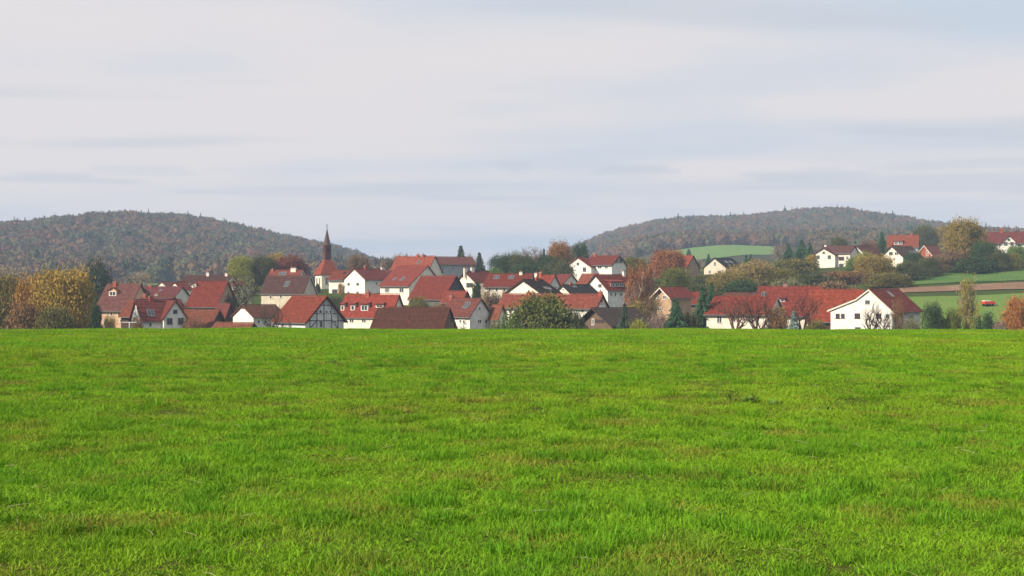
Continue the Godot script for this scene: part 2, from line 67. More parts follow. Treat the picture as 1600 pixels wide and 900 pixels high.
const TREES := [
	{"k":"round","l":"olive-brown tree beside the smaller golden-orange tree","x":-96.25,"z":-268,"t":4.49,"w":7.96,"c":"olivebrown"},
	{"k":"round","l":"smaller golden-orange tree between olive-brown tree and large golden tree","x":-87.49,"z":-262,"t":3.6,"w":7.31,"c":"orange"},
	{"k":"round","l":"large rounded golden autumn tree with orange-tinged top beside peach house","x":-81.05,"z":-258,"t":5.08,"w":10.68,"c":"gold"},
	{"k":"bush","l":"reddish-brown low shrub under the golden-orange tree","x":-86.42,"z":-252,"t":-0.67,"w":6.35,"c":"rustbrown"},
	{"k":"bush","l":"olive shrub beneath the large golden autumn tree","x":-80.11,"z":-250,"t":-1.78,"w":6.75,"c":"olive"},
	{"k":"thuja","l":"dark green columnar thuja beside the peach house","x":-73.72,"z":-252,"t":-1.58,"w":2.95,"c":"darkgreen"},
	{"k":"oval","l":"dark pine with spreading side branches behind the peach house","x":-98.0,"z":-335,"t":8.69,"w":6.94,"c":"pinegreen"},
	{"k":"loose","l":"pale beige bare-twigged tree behind the plum-red roof","x":-111.32,"z":-425,"t":6.96,"w":9.95,"c":"palebeige"},
	{"k":"loose","l":"grey-pink bare tree beside pale beige tree behind rooftops","x":-118.6,"z":-432,"t":5.1,"w":6.61,"c":"greypink"},
	{"k":"round","l":"yellow-green tree beside the russet trees above brown mansard roof","x":-80.52,"z":-425,"t":10.78,"w":8.42,"c":"yellowgreen"},
	{"k":"round","l":"dark olive-green tree between yellow-green tree and russet tree","x":-74.74,"z":-428,"t":11.23,"w":8.09,"c":"darkolive"},
	{"k":"round","l":"russet-brown beech above the brown mansard house","x":-67.89,"z":-436,"t":11.61,"w":10.2,"c":"russet"},
	{"k":"round","l":"golden treetop showing behind the dark olive-green tree","x":-74.2,"z":-448,"t":12.49,"w":6.86,"c":"gold"},
	{"k":"loose","l":"grey-green willow with thin foliage before the brown mansard house","x":-62.67,"z":-330,"t":4.87,"w":8.32,"c":"greygreen"},
	{"k":"bush","l":"dark green shrub below the grey-green willow","x":-63.54,"z":-318,"t":0.46,"w":4.87,"c":"darkgreen"},
	{"k":"bare","l":"leafless fruit tree beside white wall of the half-timbered farmhouse","x":-41.97,"z":-248,"t":-0.63,"w":4.91,"c":"twig"},
	{"k":"bare","l":"small leafless sapling leaning by the farmhouse wall","x":-39.19,"z":-246,"t":-3.49,"w":2.66,"c":"twig"},
	{"k":"thuja","l":"slim dark conifer at the church wall","x":-56.18,"z":-412,"t":2.71,"w":2.23,"c":"darkgreen"},
	{"k":"bush","l":"dark red shrub at the church foot","x":-54.82,"z":-406,"t":0.32,"w":3.65,"c":"russet"},
	{"k":"oval","l":"small orange tree before the low white house by church","x":-46.26,"z":-385,"t":2.99,"w":2.08,"c":"orange"},
	{"k":"bush","l":"dark shrub in front of the low white church house","x":-42.23,"z":-340,"t":-0.54,"w":5.2,"c":"darkolive"},
	{"k":"spruce","l":"pointed spruce rising above the grey hall roof","x":-16.27,"z":-452,"t":15.43,"w":4.88,"c":"pinegreen"},
	{"k":"loose","l":"bare brown tree between two spruces behind grey hall","x":-13.37,"z":-450,"t":12.54,"w":5.27,"c":"brown"},
	{"k":"spruce","l":"slender spruce beside the grey hall","x":-10.24,"z":-446,"t":13.04,"w":4.01,"c":"pinegreen"},
	{"k":"round","l":"dark green round tree behind the long red terrace","x":-2.71,"z":-430,"t":11.86,"w":7.74,"c":"darkgreen"},
	{"k":"oval","l":"narrow dark oak beside dark green round tree","x":0.78,"z":-432,"t":12.88,"w":4.28,"c":"darkolive"},
	{"k":"loose","l":"tall grey-brown bare tree behind red terrace roof","x":5.1,"z":-436,"t":14.55,"w":7.85,"c":"brown"},
	{"k":"loose","l":"greyish bare tree beside the slim dark spruce","x":8.28,"z":-438,"t":13.82,"w":5.13,"c":"greypink"},
	{"k":"spruce","l":"slim dark spruce between bare tree and copper tree","x":9.72,"z":-432,"t":13.85,"w":2.53,"c":"pinegreen"},
	{"k":"round","l":"copper-brown tree beside the tall white cross gable house","x":14.85,"z":-440,"t":15.86,"w":7.52,"c":"copper"},
	{"k":"round","l":"dark evergreen tree behind the tall white cross gable house","x":21.17,"z":-448,"t":15.71,"w":6.05,"c":"darkgreen"},
	{"k":"bush","l":"dark green undergrowth behind the terrace below tall bare tree","x":3.78,"z":-420,"t":9.16,"w":8.69,"c":"darkgreen"},
	{"k":"bush","l":"dark bushes beneath the copper-brown tree","x":12.79,"z":-418,"t":9.12,"w":9.78,"c":"darkolive"},
	{"k":"bush","l":"green bushes behind cream arched-window house","x":-5.34,"z":-424,"t":7.71,"w":5.72,"c":"green"},
	{"k":"thuja","l":"pointed green thuja in front of cream arched-window house","x":-8.39,"z":-333,"t":2.65,"w":3.3,"c":"darkgreen"},
	{"k":"bush","l":"brown hedge before the long terraced house","x":-4.58,"z":-318,"t":0.88,"w":4.87,"c":"brown"},
	{"k":"loose","l":"twiggy brown shrub below the terrace wall","x":-1.12,"z":-312,"t":1.6,"w":3.65,"c":"brown"},
	{"k":"bush","l":"big dense olive-green bush tree in front of long white house","x":5.36,"z":-248,"t":0.26,"w":11.61,"c":"olivegreen"},
	{"k":"bush","l":"light green bush beside the big olive-green bush tree","x":0.0,"z":-246,"t":-3.05,"w":4.65,"c":"green"},
	{"k":"bush","l":"dark leafy shrub beside the big olive-green bush tree","x":10.89,"z":-247,"t":-2.4,"w":4.45,"c":"darkolive"},
	{"k":"birch","l":"shorter rust-leaved birch with pale trunk beside white dormered house","x":25.31,"z":-296,"t":5.86,"w":4.53,"c":"rust"},
	{"k":"birch","l":"taller rust-leaved birch with pale trunk nearer the brown house","x":28.35,"z":-300,"t":7.27,"w":4.86,"c":"rust"},
	{"k":"round","l":"bright rust-orange tree before the dark gabled hillside house","x":46.67,"z":-425,"t":12.88,"w":10.33,"c":"rust"},
	{"k":"round","l":"green-gold tree below the bright rust-orange tree","x":41.89,"z":-365,"t":6.53,"w":7.56,"c":"olivegreen"},
	{"k":"bush","l":"tan shrubs at the foot of the birches","x":25.38,"z":-282,"t":-0.94,"w":6.35,"c":"olivebrown"},
	{"k":"loose","l":"brown leafless shrub between birches and brown house","x":27.47,"z":-280,"t":1.35,"w":4.28,"c":"brown"},
	{"k":"spruce","l":"small dark blue-green spruce in front of the chalet","x":19.49,"z":-246,"t":-0.84,"w":2.66,"c":"pinegreen"},
	{"k":"bush","l":"yellow-green bush beside the chalet roof","x":21.96,"z":-244,"t":-3.89,"w":3.95,"c":"yellowgreen"},
	{"k":"spruce","l":"broad dark green fir in front of brown house","x":28.34,"z":-246,"t":-0.17,"w":4.43,"c":"firgreen"},
	{"k":"bush","l":"grey-brown shrub between chalet and broad fir","x":25.34,"z":-247,"t":-2.85,"w":3.78,"c":"greypink"},
	{"k":"bush","l":"leafy green shrub beside the broad fir","x":31.25,"z":-248,"t":-2.64,"w":3.35,"c":"darkolive"},
	{"k":"spruce","l":"tall dark fir beside the white bungalow","x":35.14,"z":-262,"t":2.07,"w":4.01,"c":"firgreen"},
	{"k":"spruce","l":"shorter dark fir behind the hipped red roof","x":42.12,"z":-300,"t":2.95,"w":3.51,"c":"firgreen"},
	{"k":"bush","l":"dull green thicket behind the small hipped house","x":43.42,"z":-335,"t":2.5,"w":7.24,"c":"darkolive"},
	{"k":"round","l":"olive-brown rounded tree above the wide red bungalow roofs","x":56.92,"z":-372,"t":5.95,"w":10.05,"c":"olivebrown"},
	{"k":"round","l":"large rounded khaki tree above the red roofs","x":64.64,"z":-380,"t":8.78,"w":12.66,"c":"khaki"},
	{"k":"round","l":"olive tree beside the large khaki tree","x":71.11,"z":-378,"t":6.7,"w":8.85,"c":"olive"},
	{"k":"bush","l":"dark green thicket under the khaki tree","x":57.03,"z":-352,"t":3.5,"w":11.09,"c":"darkgreen"},
	{"k":"bush","l":"grey-green thicket under the olive tree","x":68.12,"z":-352,"t":3.82,"w":9.5,"c":"greygreen"},
	{"k":"spruce","l":"medium spruce of three beside pinkish bare tree on upper slope","x":93.71,"z":-482,"t":16.78,"w":4.77,"c":"firgreen"},
	{"k":"spruce","l":"middle and tallest spruce of three on the upper slope","x":97.23,"z":-478,"t":18.16,"w":5.16,"c":"firgreen"},
	{"k":"spruce","l":"shortest spruce of three, nearest the cream balcony house","x":99.62,"z":-475,"t":16.78,"w":3.85,"c":"firgreen"},
	{"k":"loose","l":"pinkish bare tree behind the three upper-slope spruces","x":94.96,"z":-500,"t":17.35,"w":7.65,"c":"greypink"},
	{"k":"spruce","l":"small spruce near slate roofed house on the far slope","x":67.98,"z":-492,"t":13.56,"w":2.66,"c":"firgreen"},
	{"k":"spruce","l":"lone spruce standing before the far green pasture","x":79.5,"z":-640,"t":19.46,"w":4.61,"c":"firgreen"},
	{"k":"spruce","l":"smaller of two little spruces near slate roofed house","x":80.71,"z":-490,"t":13.29,"w":2.21,"c":"firgreen"},
	{"k":"spruce","l":"taller of two little spruces near slate roofed house","x":82.59,"z":-492,"t":13.56,"w":2.21,"c":"firgreen"},
	{"k":"loose","l":"beige bare tree beside the slate roofed house","x":65.71,"z":-500,"t":12.4,"w":4.5,"c":"palebeige"},
	{"k":"loose","l":"brown bare trees behind the slate roofed house","x":85.77,"z":-495,"t":12.29,"w":7.57,"c":"brown"},
	{"k":"bush","l":"golden shrub beside the cream balcony house","x":97.31,"z":-462,"t":12.41,"w":4.16,"c":"gold"},
	{"k":"bush","l":"dark hedge below the cream balcony house garden","x":94.82,"z":-430,"t":6.63,"w":11.61,"c":"darkolive"},
	{"k":"bush","l":"brown hedge behind the orange-red joined roof","x":74.26,"z":-330,"t":3.09,"w":11.88,"c":"brown"},
	{"k":"round","l":"golden-olive tree below white gabled upper slope house","x":103.16,"z":-405,"t":11.08,"w":10.94,"c":"goldolive"},
	{"k":"round","l":"yellow-green tree beside the golden-olive tree","x":101.98,"z":-412,"t":12.35,"w":5.56,"c":"yellowgreen"},
	{"k":"bush","l":"dull green thicket beside golden-olive tree","x":114.4,"z":-410,"t":9.35,"w":8.49,"c":"darkolive"},
	{"k":"bush","l":"dark shrubs above green bank below brick house","x":122.28,"z":-418,"t":10.63,"w":7.52,"c":"darkolive"},
	{"k":"spruce","l":"dark spruce behind the vivid orange roof","x":133.18,"z":-512,"t":22.11,"w":4.15,"c":"firgreen"},
	{"k":"loose","l":"maroon-brown bare tree beside the dark spruce","x":126.82,"z":-505,"t":19.1,"w":7.73,"c":"russet"},
	{"k":"round","l":"dark treetop behind the cream balcony house roof","x":114.76,"z":-500,"t":19.6,"w":6.3,"c":"darkolive"},
	{"k":"round","l":"tall olive-gold tree with ragged top beside the hilltop house","x":140.64,"z":-442,"t":22.88,"w":11.54,"c":"goldolive"},
	{"k":"loose","l":"thin dark-leaved tree beside the tall olive-gold tree","x":146.12,"z":-446,"t":21.27,"w":6.82,"c":"darkolive"},
	{"k":"round","l":"broad dark green tree in front of the hilltop house","x":142.54,"z":-428,"t":15.47,"w":8.86,"c":"darkgreen"},
	{"k":"bush","l":"brown-green shrubs under the tall olive-gold tree","x":133.53,"z":-430,"t":12.82,"w":9.68,"c":"brown"},
	{"k":"bush","l":"dark green shrub at the foot of broad dark green tree","x":145.02,"z":-424,"t":12.67,"w":7.63,"c":"darkolive"},
	{"k":"bush","l":"green shrub before the hilltop house white wall","x":156.44,"z":-440,"t":14.47,"w":7.92,"c":"green"},
	{"k":"round","l":"green treetop on the ridge behind brick house","x":186.07,"z":-640,"t":29.83,"w":10.37,"c":"darkolive"},
	{"k":"round","l":"dull green tree on the ridge beside tall olive-gold tree","x":201.39,"z":-660,"t":30.11,"w":11.88,"c":"goldolive"},
	{"k":"bare","l":"pale trunked leafless fruit tree nearest the bungalow window","x":38.21,"z":-244,"t":1.05,"w":7.91,"c":"twigred"},
	{"k":"bare","l":"pale trunked leafless fruit tree farther from the bungalow window","x":41.78,"z":-243,"t":1.49,"w":7.0,"c":"twigred"},
	{"k":"bare","l":"leafless fruit tree before the large red roof","x":49.45,"z":-242,"t":1.06,"w":6.75,"c":"twigred"},
	{"k":"spruce","l":"small bluish spruce among fruit trees below the large red roof","x":47.72,"z":-241,"t":-2.09,"w":2.39,"c":"bluegreen"},
	{"k":"bush","l":"reddish-brown shrub between fruit trees","x":45.57,"z":-244,"t":-1.69,"w":4.83,"c":"rustbrown"},
	{"k":"bush","l":"olive shrub under the orange-red joined roof","x":51.41,"z":-240,"t":-3.8,"w":3.89,"c":"olive"},
	{"k":"bare","l":"gnarled bare apple tree in front of bright white gable","x":59.9,"z":-236,"t":-0.31,"w":4.89,"c":"twigdark"},
	{"k":"bare","l":"smaller bare apple tree at the corner of bright white gable","x":61.55,"z":-235,"t":-1.78,"w":3.6,"c":"twigdark"},
	{"k":"loose","l":"thin reddish tree at the corner of sweeping gable house","x":63.94,"z":-236,"t":0.33,"w":2.55,"c":"rustbrown"},
	{"k":"bush","l":"low grey-green shrub along shaded wall of the sweeping gable house","x":65.99,"z":-235,"t":-3.48,"w":3.6,"c":"greygreen"},
	{"k":"round","l":"dark green garden tree beside the sweeping gable house","x":72.85,"z":-246,"t":-1.06,"w":3.76,"c":"darkgreen"},
	{"k":"birch","l":"tall yellow-leaved birch standing in front of green slope","x":79.47,"z":-248,"t":3.83,"w":3.79,"c":"yellow"},
	{"k":"bush","l":"olive bush beside the tall yellow birch","x":76.06,"z":-246,"t":-2.16,"w":3.32,"c":"olivegreen"},
	{"k":"bush","l":"dark rounded bush beside the tall yellow birch","x":81.93,"z":-246,"t":-2.83,"w":3.99,"c":"darkgreen"},
	{"k":"bush","l":"low grey shrub beside the orange bush","x":83.68,"z":-244,"t":-4.11,"w":2.64,"c":"greypink"},
	{"k":"round","l":"bright orange bush tree beside the low grey shrub","x":87.63,"z":-244,"t":0.06,"w":6.37,"c":"orangerust"},
	{"k":"bush","l":"small dark shrub between the garden tree and olive bush","x":74.92,"z":-247,"t":-3.74,"w":2.45,"c":"darkolive"},
	{"k":"bush","l":"low hedge shrub beside the dusty maroon house","x":-2.79,"z":-248,"t":-3.98,"w":2.23,"c":"greygreen"},
	{"k":"bare","l":"leafless bush before the cream wall of dusty maroon house","x":-9.78,"z":-247,"t":-3.62,"w":3.11,"c":"twig"},
	{"k":"round","l":"dull brown treetop behind the church steeple","x":-50.77,"z":-470,"t":12.6,"w":7.19,"c":"brown"},
	{"k":"loose","l":"broad brown bare tree near the orange tiled skyline roof","x":-39.77,"z":-470,"t":12.6,"w":8.46,"c":"brown"},
	{"k":"loose","l":"taller grey bare tree beside the orange tiled skyline roof","x":-35.54,"z":-470,"t":13.45,"w":6.35,"c":"greypink"},
	{"k":"round","l":"broad dull olive tree behind the terrace, beside tall bare tree","x":2.31,"z":-428,"t":11.62,"w":8.86,"c":"darkolive"},
	{"k":"round","l":"deep green tree in front of the copper-brown tree","x":11.07,"z":-424,"t":11.14,"w":8.4,"c":"darkgreen"},
	{"k":"bush","l":"dark thicket beside the tall white cross gable house","x":15.76,"z":-412,"t":9.39,"w":7.42,"c":"darkolive"},
	{"k":"bush","l":"olive thicket beside the tall white cross gable house","x":36.77,"z":-430,"t":10.89,"w":9.68,"c":"olive"},
	{"k":"bush","l":"brown-green thicket below the slate roofed far house","x":63.37,"z":-440,"t":5.56,"w":13.86,"c":"olive"},
	{"k":"bush","l":"dark olive thicket between khaki tree and hipped house","x":52.67,"z":-380,"t":4.68,"w":11.97,"c":"darkolive"},
	{"k":"bush","l":"olive thicket under the three upper-slope spruces","x":88.12,"z":-445,"t":10.81,"w":14.02,"c":"olive"},
	{"k":"bush","l":"green thicket beside khaki tree below the spruces","x":76.55,"z":-420,"t":8.78,"w":11.34,"c":"darkolive"},
	{"k":"bush","l":"maroon-brown hedge below the golden-olive tree","x":93.61,"z":-400,"t":6.28,"w":14.4,"c":"rustbrown"},
	{"k":"bush","l":"dark hedge behind the large red roof and chimney","x":81.77,"z":-395,"t":5.51,"w":16.0,"c":"darkolive"},
	{"k":"bush","l":"green shrub at garden edge under white steep gable end","x":106.93,"z":-440,"t":11.1,"w":7.92,"c":"green"},
	{"k":"bush","l":"olive hedge directly under the golden-olive tree","x":102.23,"z":-385,"t":5.76,"w":12.13,"c":"olive"},
	{"k":"bush","l":"dark green shrub beside white gabled upper slope house","x":123.79,"z":-438,"t":12.64,"w":5.91,"c":"darkgreen"},
	{"k":"bush","l":"dark hedge along the bank below the tall olive-gold tree","x":137.39,"z":-424,"t":10.76,"w":13.36,"c":"darkgreen"},
	{"k":"bush","l":"brown shrub on the bank beside broad dark green tree","x":129.44,"z":-428,"t":11.62,"w":6.93,"c":"brown"},
	{"k":"bush","l":"olive shrub at the end of the bank hedge","x":149.16,"z":-426,"t":11.95,"w":7.67,"c":"olive"},
	{"k":"bush","l":"russet hedge beside the house with brick-red roof","x":-69.94,"z":-300,"t":-1.1,"w":4.05,"c":"rustbrown"},
	{"k":"bush","l":"green garden shrub under plum-red roof","x":-72.59,"z":-282,"t":-1.95,"w":3.3,"c":"green"},
	{"k":"loose","l":"tangled brown shrub by the brown tiled barn","x":-59.41,"z":-264,"t":-3.63,"w":4.75,"c":"rustbrown"},
	{"k":"bush","l":"dry tan shrub in front of the peach house","x":-72.35,"z":-256,"t":-3.47,"w":2.77,"c":"olivebrown"},
	{"k":"bush","l":"shrub beside the white T-post","x":-68.04,"z":-258,"t":-3.97,"w":2.32,"c":"rustbrown"},
	{"k":"loose","l":"pale beige bare tree at the hill foot behind olive-brown tree","x":-168.5,"z":-480,"t":9.38,"w":15.12,"c":"palebeige"},
	{"k":"loose","l":"pale grey-green bare tree beside the dark pine","x":-156.62,"z":-480,"t":8.08,"w":12.96,"c":"greygreen"},
	{"k":"bush","l":"scrub below the slatted barn wall","x":-21.01,"z":-322,"t":-0.43,"w":5.8,"c":"olive"},
	{"k":"bush","l":"brown garden shrub beside small outbuilding","x":-14.85,"z":-300,"t":-1.64,"w":4.86,"c":"rustbrown"}
]

var rng := RandomNumberGenerator.new()
var taken := {}
var mats := {}
var meshes := {}
var wobble := FastNoiseLite.new()
var broad := FastNoiseLite.new()
var speck := FastNoiseLite.new()


func _ready() -> void:
	rng.seed = 20
	wobble.seed = 3
	wobble.frequency = 0.16
	wobble.fractal_octaves = 3
	broad.seed = 8
	broad.frequency = 0.02
	speck.seed = 5
	speck.frequency = 0.5
	speck.fractal_octaves = 2
	make_camera_and_light()
	make_materials()
	make_ground()
	make_fields()
	make_forest()
	for h in HOUSES:
		make_house(h)
	make_church()
	make_tree_shapes()
	for t in TREES:
		make_tree(t)
	make_small_things()
	make_grass()


# ------------------------------------------------------------------ camera, sky, sun
func make_camera_and_light() -> void:
	var cam := Camera3D.new()
	cam.name = "camera"
	cam.fov = rad_to_deg(2.0 * atan(450.0 / 2222.0))
	cam.near = 0.3
	cam.far = 9000.0
	cam.position = Vector3(0, 1.6, 0)
	add_child(cam)
	cam.current = true
	var sun := DirectionalLight3D.new()
	sun.name = "sun"
	sun.light_color = Color(1.0, 0.94, 0.85)
	sun.light_energy = 1.6
	sun.light_angular_distance = 1.2
	sun.shadow_enabled = true
	add_child(sun)
	var az := deg_to_rad(58.0)
	var el := deg_to_rad(33.0)
	var to_sun := Vector3(-sin(az) * cos(el), sin(el), cos(az) * cos(el))
	sun.look_at_from_position(to_sun * 100.0, Vector3.ZERO, Vector3.UP)
	var e := Environment.new()
	e.tonemap_mode = Environment.TONE_MAPPER_LINEAR
	e.tonemap_exposure = 1.45
	e.background_mode = Environment.BG_SKY
	var sky := Sky.new()
	var pm := PanoramaSkyMaterial.new()
	pm.panorama = sky_picture()
	sky.sky_material = pm
	e.sky = sky
	e.fog_enabled = true
	e.fog_density = 0.00024
	e.fog_light_color = Color(0.74, 0.83, 0.95)
	e.sdfgi_enabled = true
	e.ssao_enabled = true
	e.ssil_enabled = true
	var we := WorldEnvironment.new()
	we.name = "world_environment"
	we.environment = e
	add_child(we)


func sky_picture() -> ImageTexture:
	# thin sheets of high cloud, seen on a flat layer so that they draw out into streaks towards the horizon, and long lens-shaped banks low down
	var w := 4096
	var h := 2048
	var im := Image.create(w, h, false, Image.FORMAT_RGBF)
	var a := FastNoiseLite.new()
	a.seed = 27
	a.frequency = 0.26
	a.fractal_octaves = 4
	var b := FastNoiseLite.new()
	b.seed = 34
	b.frequency = 0.45
	b.fractal_octaves = 5
	var c := FastNoiseLite.new()
	c.seed = 4
	c.frequency = 1.1
	c.fractal_octaves = 3
	var r := RandomNumberGenerator.new()
	r.seed = 77
	var banks := [[-3.1, 3.15, 9.5, 0.5, 1.0], [-14.7, 3.9, 1.5, 0.16, 1.0], [-6.0, 4.15, 0.9, 0.12, 1.0], [-4.6, 3.72, 1.4, 0.13, 1.0], [-20.5, 4.6, 1.2, 0.2, 0.6], [17.0, 3.3, 3.0, 0.2, 0.5]]
	for i in 36:
		banks.append([r.randf_range(22.0, 338.0), r.randf_range(2.4, 5.5), r.randf_range(0.6, 6.0), r.randf_range(0.07, 0.4), r.randf_range(0.4, 0.8)])
	var blue := Color(0.415, 0.465, 0.535)
	var white := Color(0.565, 0.533, 0.535)
	var grey := Color(0.405, 0.435, 0.485)
	im.fill(Color(0.36, 0.38, 0.36))
	var y := 0
	while y < h / 2 + 8:
		var step := 8 if y < h * 0.40 else 2
		var el := PI * (0.5 - (y + 0.5 * step) / h)
		var up := maxf(sin(el), 0.0) + 0.055
		var deg := rad_to_deg(el)
		var body := ramp([[0.0, 0.78], [2.0, 0.74], [3.4, 0.88], [6.4, 0.86], [9.0, 0.45], [13.0, 0.42], [40.0, 0.55]], deg)
		var near := []
		for k in banks:
			if absf(deg - k[1]) < k[3] * 2.2:
				near.append(k)
		var x := 0
		while x < w:
			var az := TAU * (x + 0.5 * step) / w
			var px := sin(az) * cos(el) / up
			var pz := cos(az) * cos(el) / up
			var m := clampf(body + 0.95 * a.get_noise_2d(12.4 + px, pz * 1.3) + 0.45 * b.get_noise_2d(px * 0.45, pz), 0.0, 1.0)
			var g := clampf(3.0 * (c.get_noise_2d(px * 0.16 + 40.0, pz * 0.62) - 0.18), 0.0, 0.7)
			for k in near:
				var da: float = wrapf(rad_to_deg(az) - 180.0 - k[0], -180.0, 180.0) / k[2]
				var de: float = (deg - k[1] + 0.1 * k[2] * da * da * 0.25) / k[3]
				var f: float = 1.0 - da * da - de * de + 0.9 * b.get_noise_2d(px * 2.0, pz * 3.0)
				g = maxf(g, smoothstep(0.0, 0.7, f) * k[4])
			im.fill_rect(Rect2i(x, y, step, step), blue.lerp(white, m * m * (3.0 - 2.0 * m)).lerp(grey, 0.8 * g))
			x += step
		y += step
	return ImageTexture.create_from_image(im)


# ------------------------------------------------------------------ names, metas, meshes
func numbered(called: String) -> String:
	if not taken.has(called):
		taken[called] = 0
		return called
	taken[called] += 1
	return "%s_%03d" % [called, taken[called]]


func thing(called: String, label: String, category: String, at: Vector3, turn := 0.0, group := "") -> Node3D:
	var o := Node3D.new()
	o.name = numbered(called)
	add_child(o)
	o.position = at
	o.rotation.y = turn
	o.set_meta("label", label)
	o.set_meta("category", category)
	if group:
		o.set_meta("group", group)
	return o


func part(called: String, mesh: Mesh, mat: Material, parent: Node) -> MeshInstance3D:
	var o := MeshInstance3D.new()
	o.name = called
	o.mesh = mesh
	o.material_override = mat
	parent.add_child(o, true)
	return o


func structure(called: String, mesh: Mesh, mat: Material) -> MeshInstance3D:
	var o := part(numbered(called), mesh, mat, self)
	o.set_meta("kind", "structure")
	return o


func begin() -> SurfaceTool:
	var st := SurfaceTool.new()
	st.begin(Mesh.PRIMITIVE_TRIANGLES)
	st.set_smooth_group(-1)
	return st


func tri(st: SurfaceTool, a: Vector3, b: Vector3, c: Vector3) -> void:
	st.add_vertex(a)
	st.add_vertex(b)
	st.add_vertex(c)


func quad(st: SurfaceTool, a: Vector3, b: Vector3, c: Vector3, d: Vector3) -> void:
	tri(st, a, b, c)
	tri(st, a, c, d)


func finish(st: SurfaceTool) -> ArrayMesh:
	st.generate_normals()
	return st.commit()


# eight corners given by a centre and three half axes (right-handed); faces wound clockwise from outside
func block(st: SurfaceTool, o: Vector3, x: Vector3, y: Vector3, z: Vector3) -> void:
	quad(st, o - x - y + z, o - x + y + z, o + x + y + z, o + x - y + z)
	quad(st, o + x - y - z, o + x + y - z, o - x + y - z, o - x - y - z)
	quad(st, o + x - y + z, o + x + y + z, o + x + y - z, o + x - y - z)
	quad(st, o - x - y - z, o - x + y - z, o - x + y + z, o - x - y + z)
	quad(st, o - x + y + z, o - x + y - z, o + x + y - z, o + x + y + z)
	quad(st, o - x - y - z, o - x - y + z, o + x - y + z, o + x - y - z)


func box_mesh(sx: float, sy: float, sz: float) -> ArrayMesh:
	var key := "b%.2f_%.2f_%.2f" % [sx, sy, sz]
	if not meshes.has(key):
		var st := begin()
		block(st, Vector3.ZERO, Vector3(sx / 2, 0, 0), Vector3(0, sy / 2, 0), Vector3(0, 0, sz / 2))
		meshes[key] = finish(st)
	return meshes[key]


# a tapered tube through points with radii
func tube(st: SurfaceTool, pts: Array, rad: Array, sides := 5) -> void:
	var rings := []
	for i in pts.size():
		var dir: Vector3 = (pts[mini(i + 1, pts.size() - 1)] - pts[maxi(i - 1, 0)]).normalized()
		var side := dir.cross(Vector3(0.31, 0.2, 0.93)).normalized()
		var up := dir.cross(side)
		var ring := []
		for k in sides:
			var t := TAU * k / sides
			ring.append(pts[i] + (side * cos(t) + up * sin(t)) * rad[i])
		rings.append(ring)
	for i in pts.size() - 1:
		for k in sides:
			var n := (k + 1) % sides
			quad(st, rings[i][k], rings[i][n], rings[i + 1][n], rings[i + 1][k])


# ------------------------------------------------------------------ materials
func srgb(r: int, g: int, b: int) -> Color:
	return Color(r / 255.0, g / 255.0, b / 255.0)


func grain(seed_: int, freq: float, low: float, octaves := 4, size := 512) -> ImageTexture:
	var n := FastNoiseLite.new()
	n.seed = seed_
	n.frequency = freq
	n.fractal_octaves = octaves
	var im := n.get_seamless_image(size, size)
	im.convert(Image.FORMAT_RGB8)
	for y in size:
		for x in size:
			var v := im.get_pixel(x, y).r
			v = low + (1.0 - low) * v
			im.set_pixel(x, y, Color(v, v, v))
	return ImageTexture.create_from_image(im)


func solid(key: String, col: Color, tex: Texture2D, scale: float, rough := 0.9) -> StandardMaterial3D:
	var m := StandardMaterial3D.new()
	m.resource_name = key
	m.albedo_color = col
	m.roughness = rough
	m.metallic_specular = 0.3
	if tex:
		m.albedo_texture = tex
		m.uv1_triplanar = true
		m.uv1_scale = Vector3.ONE * scale
	mats[key] = m
	return m


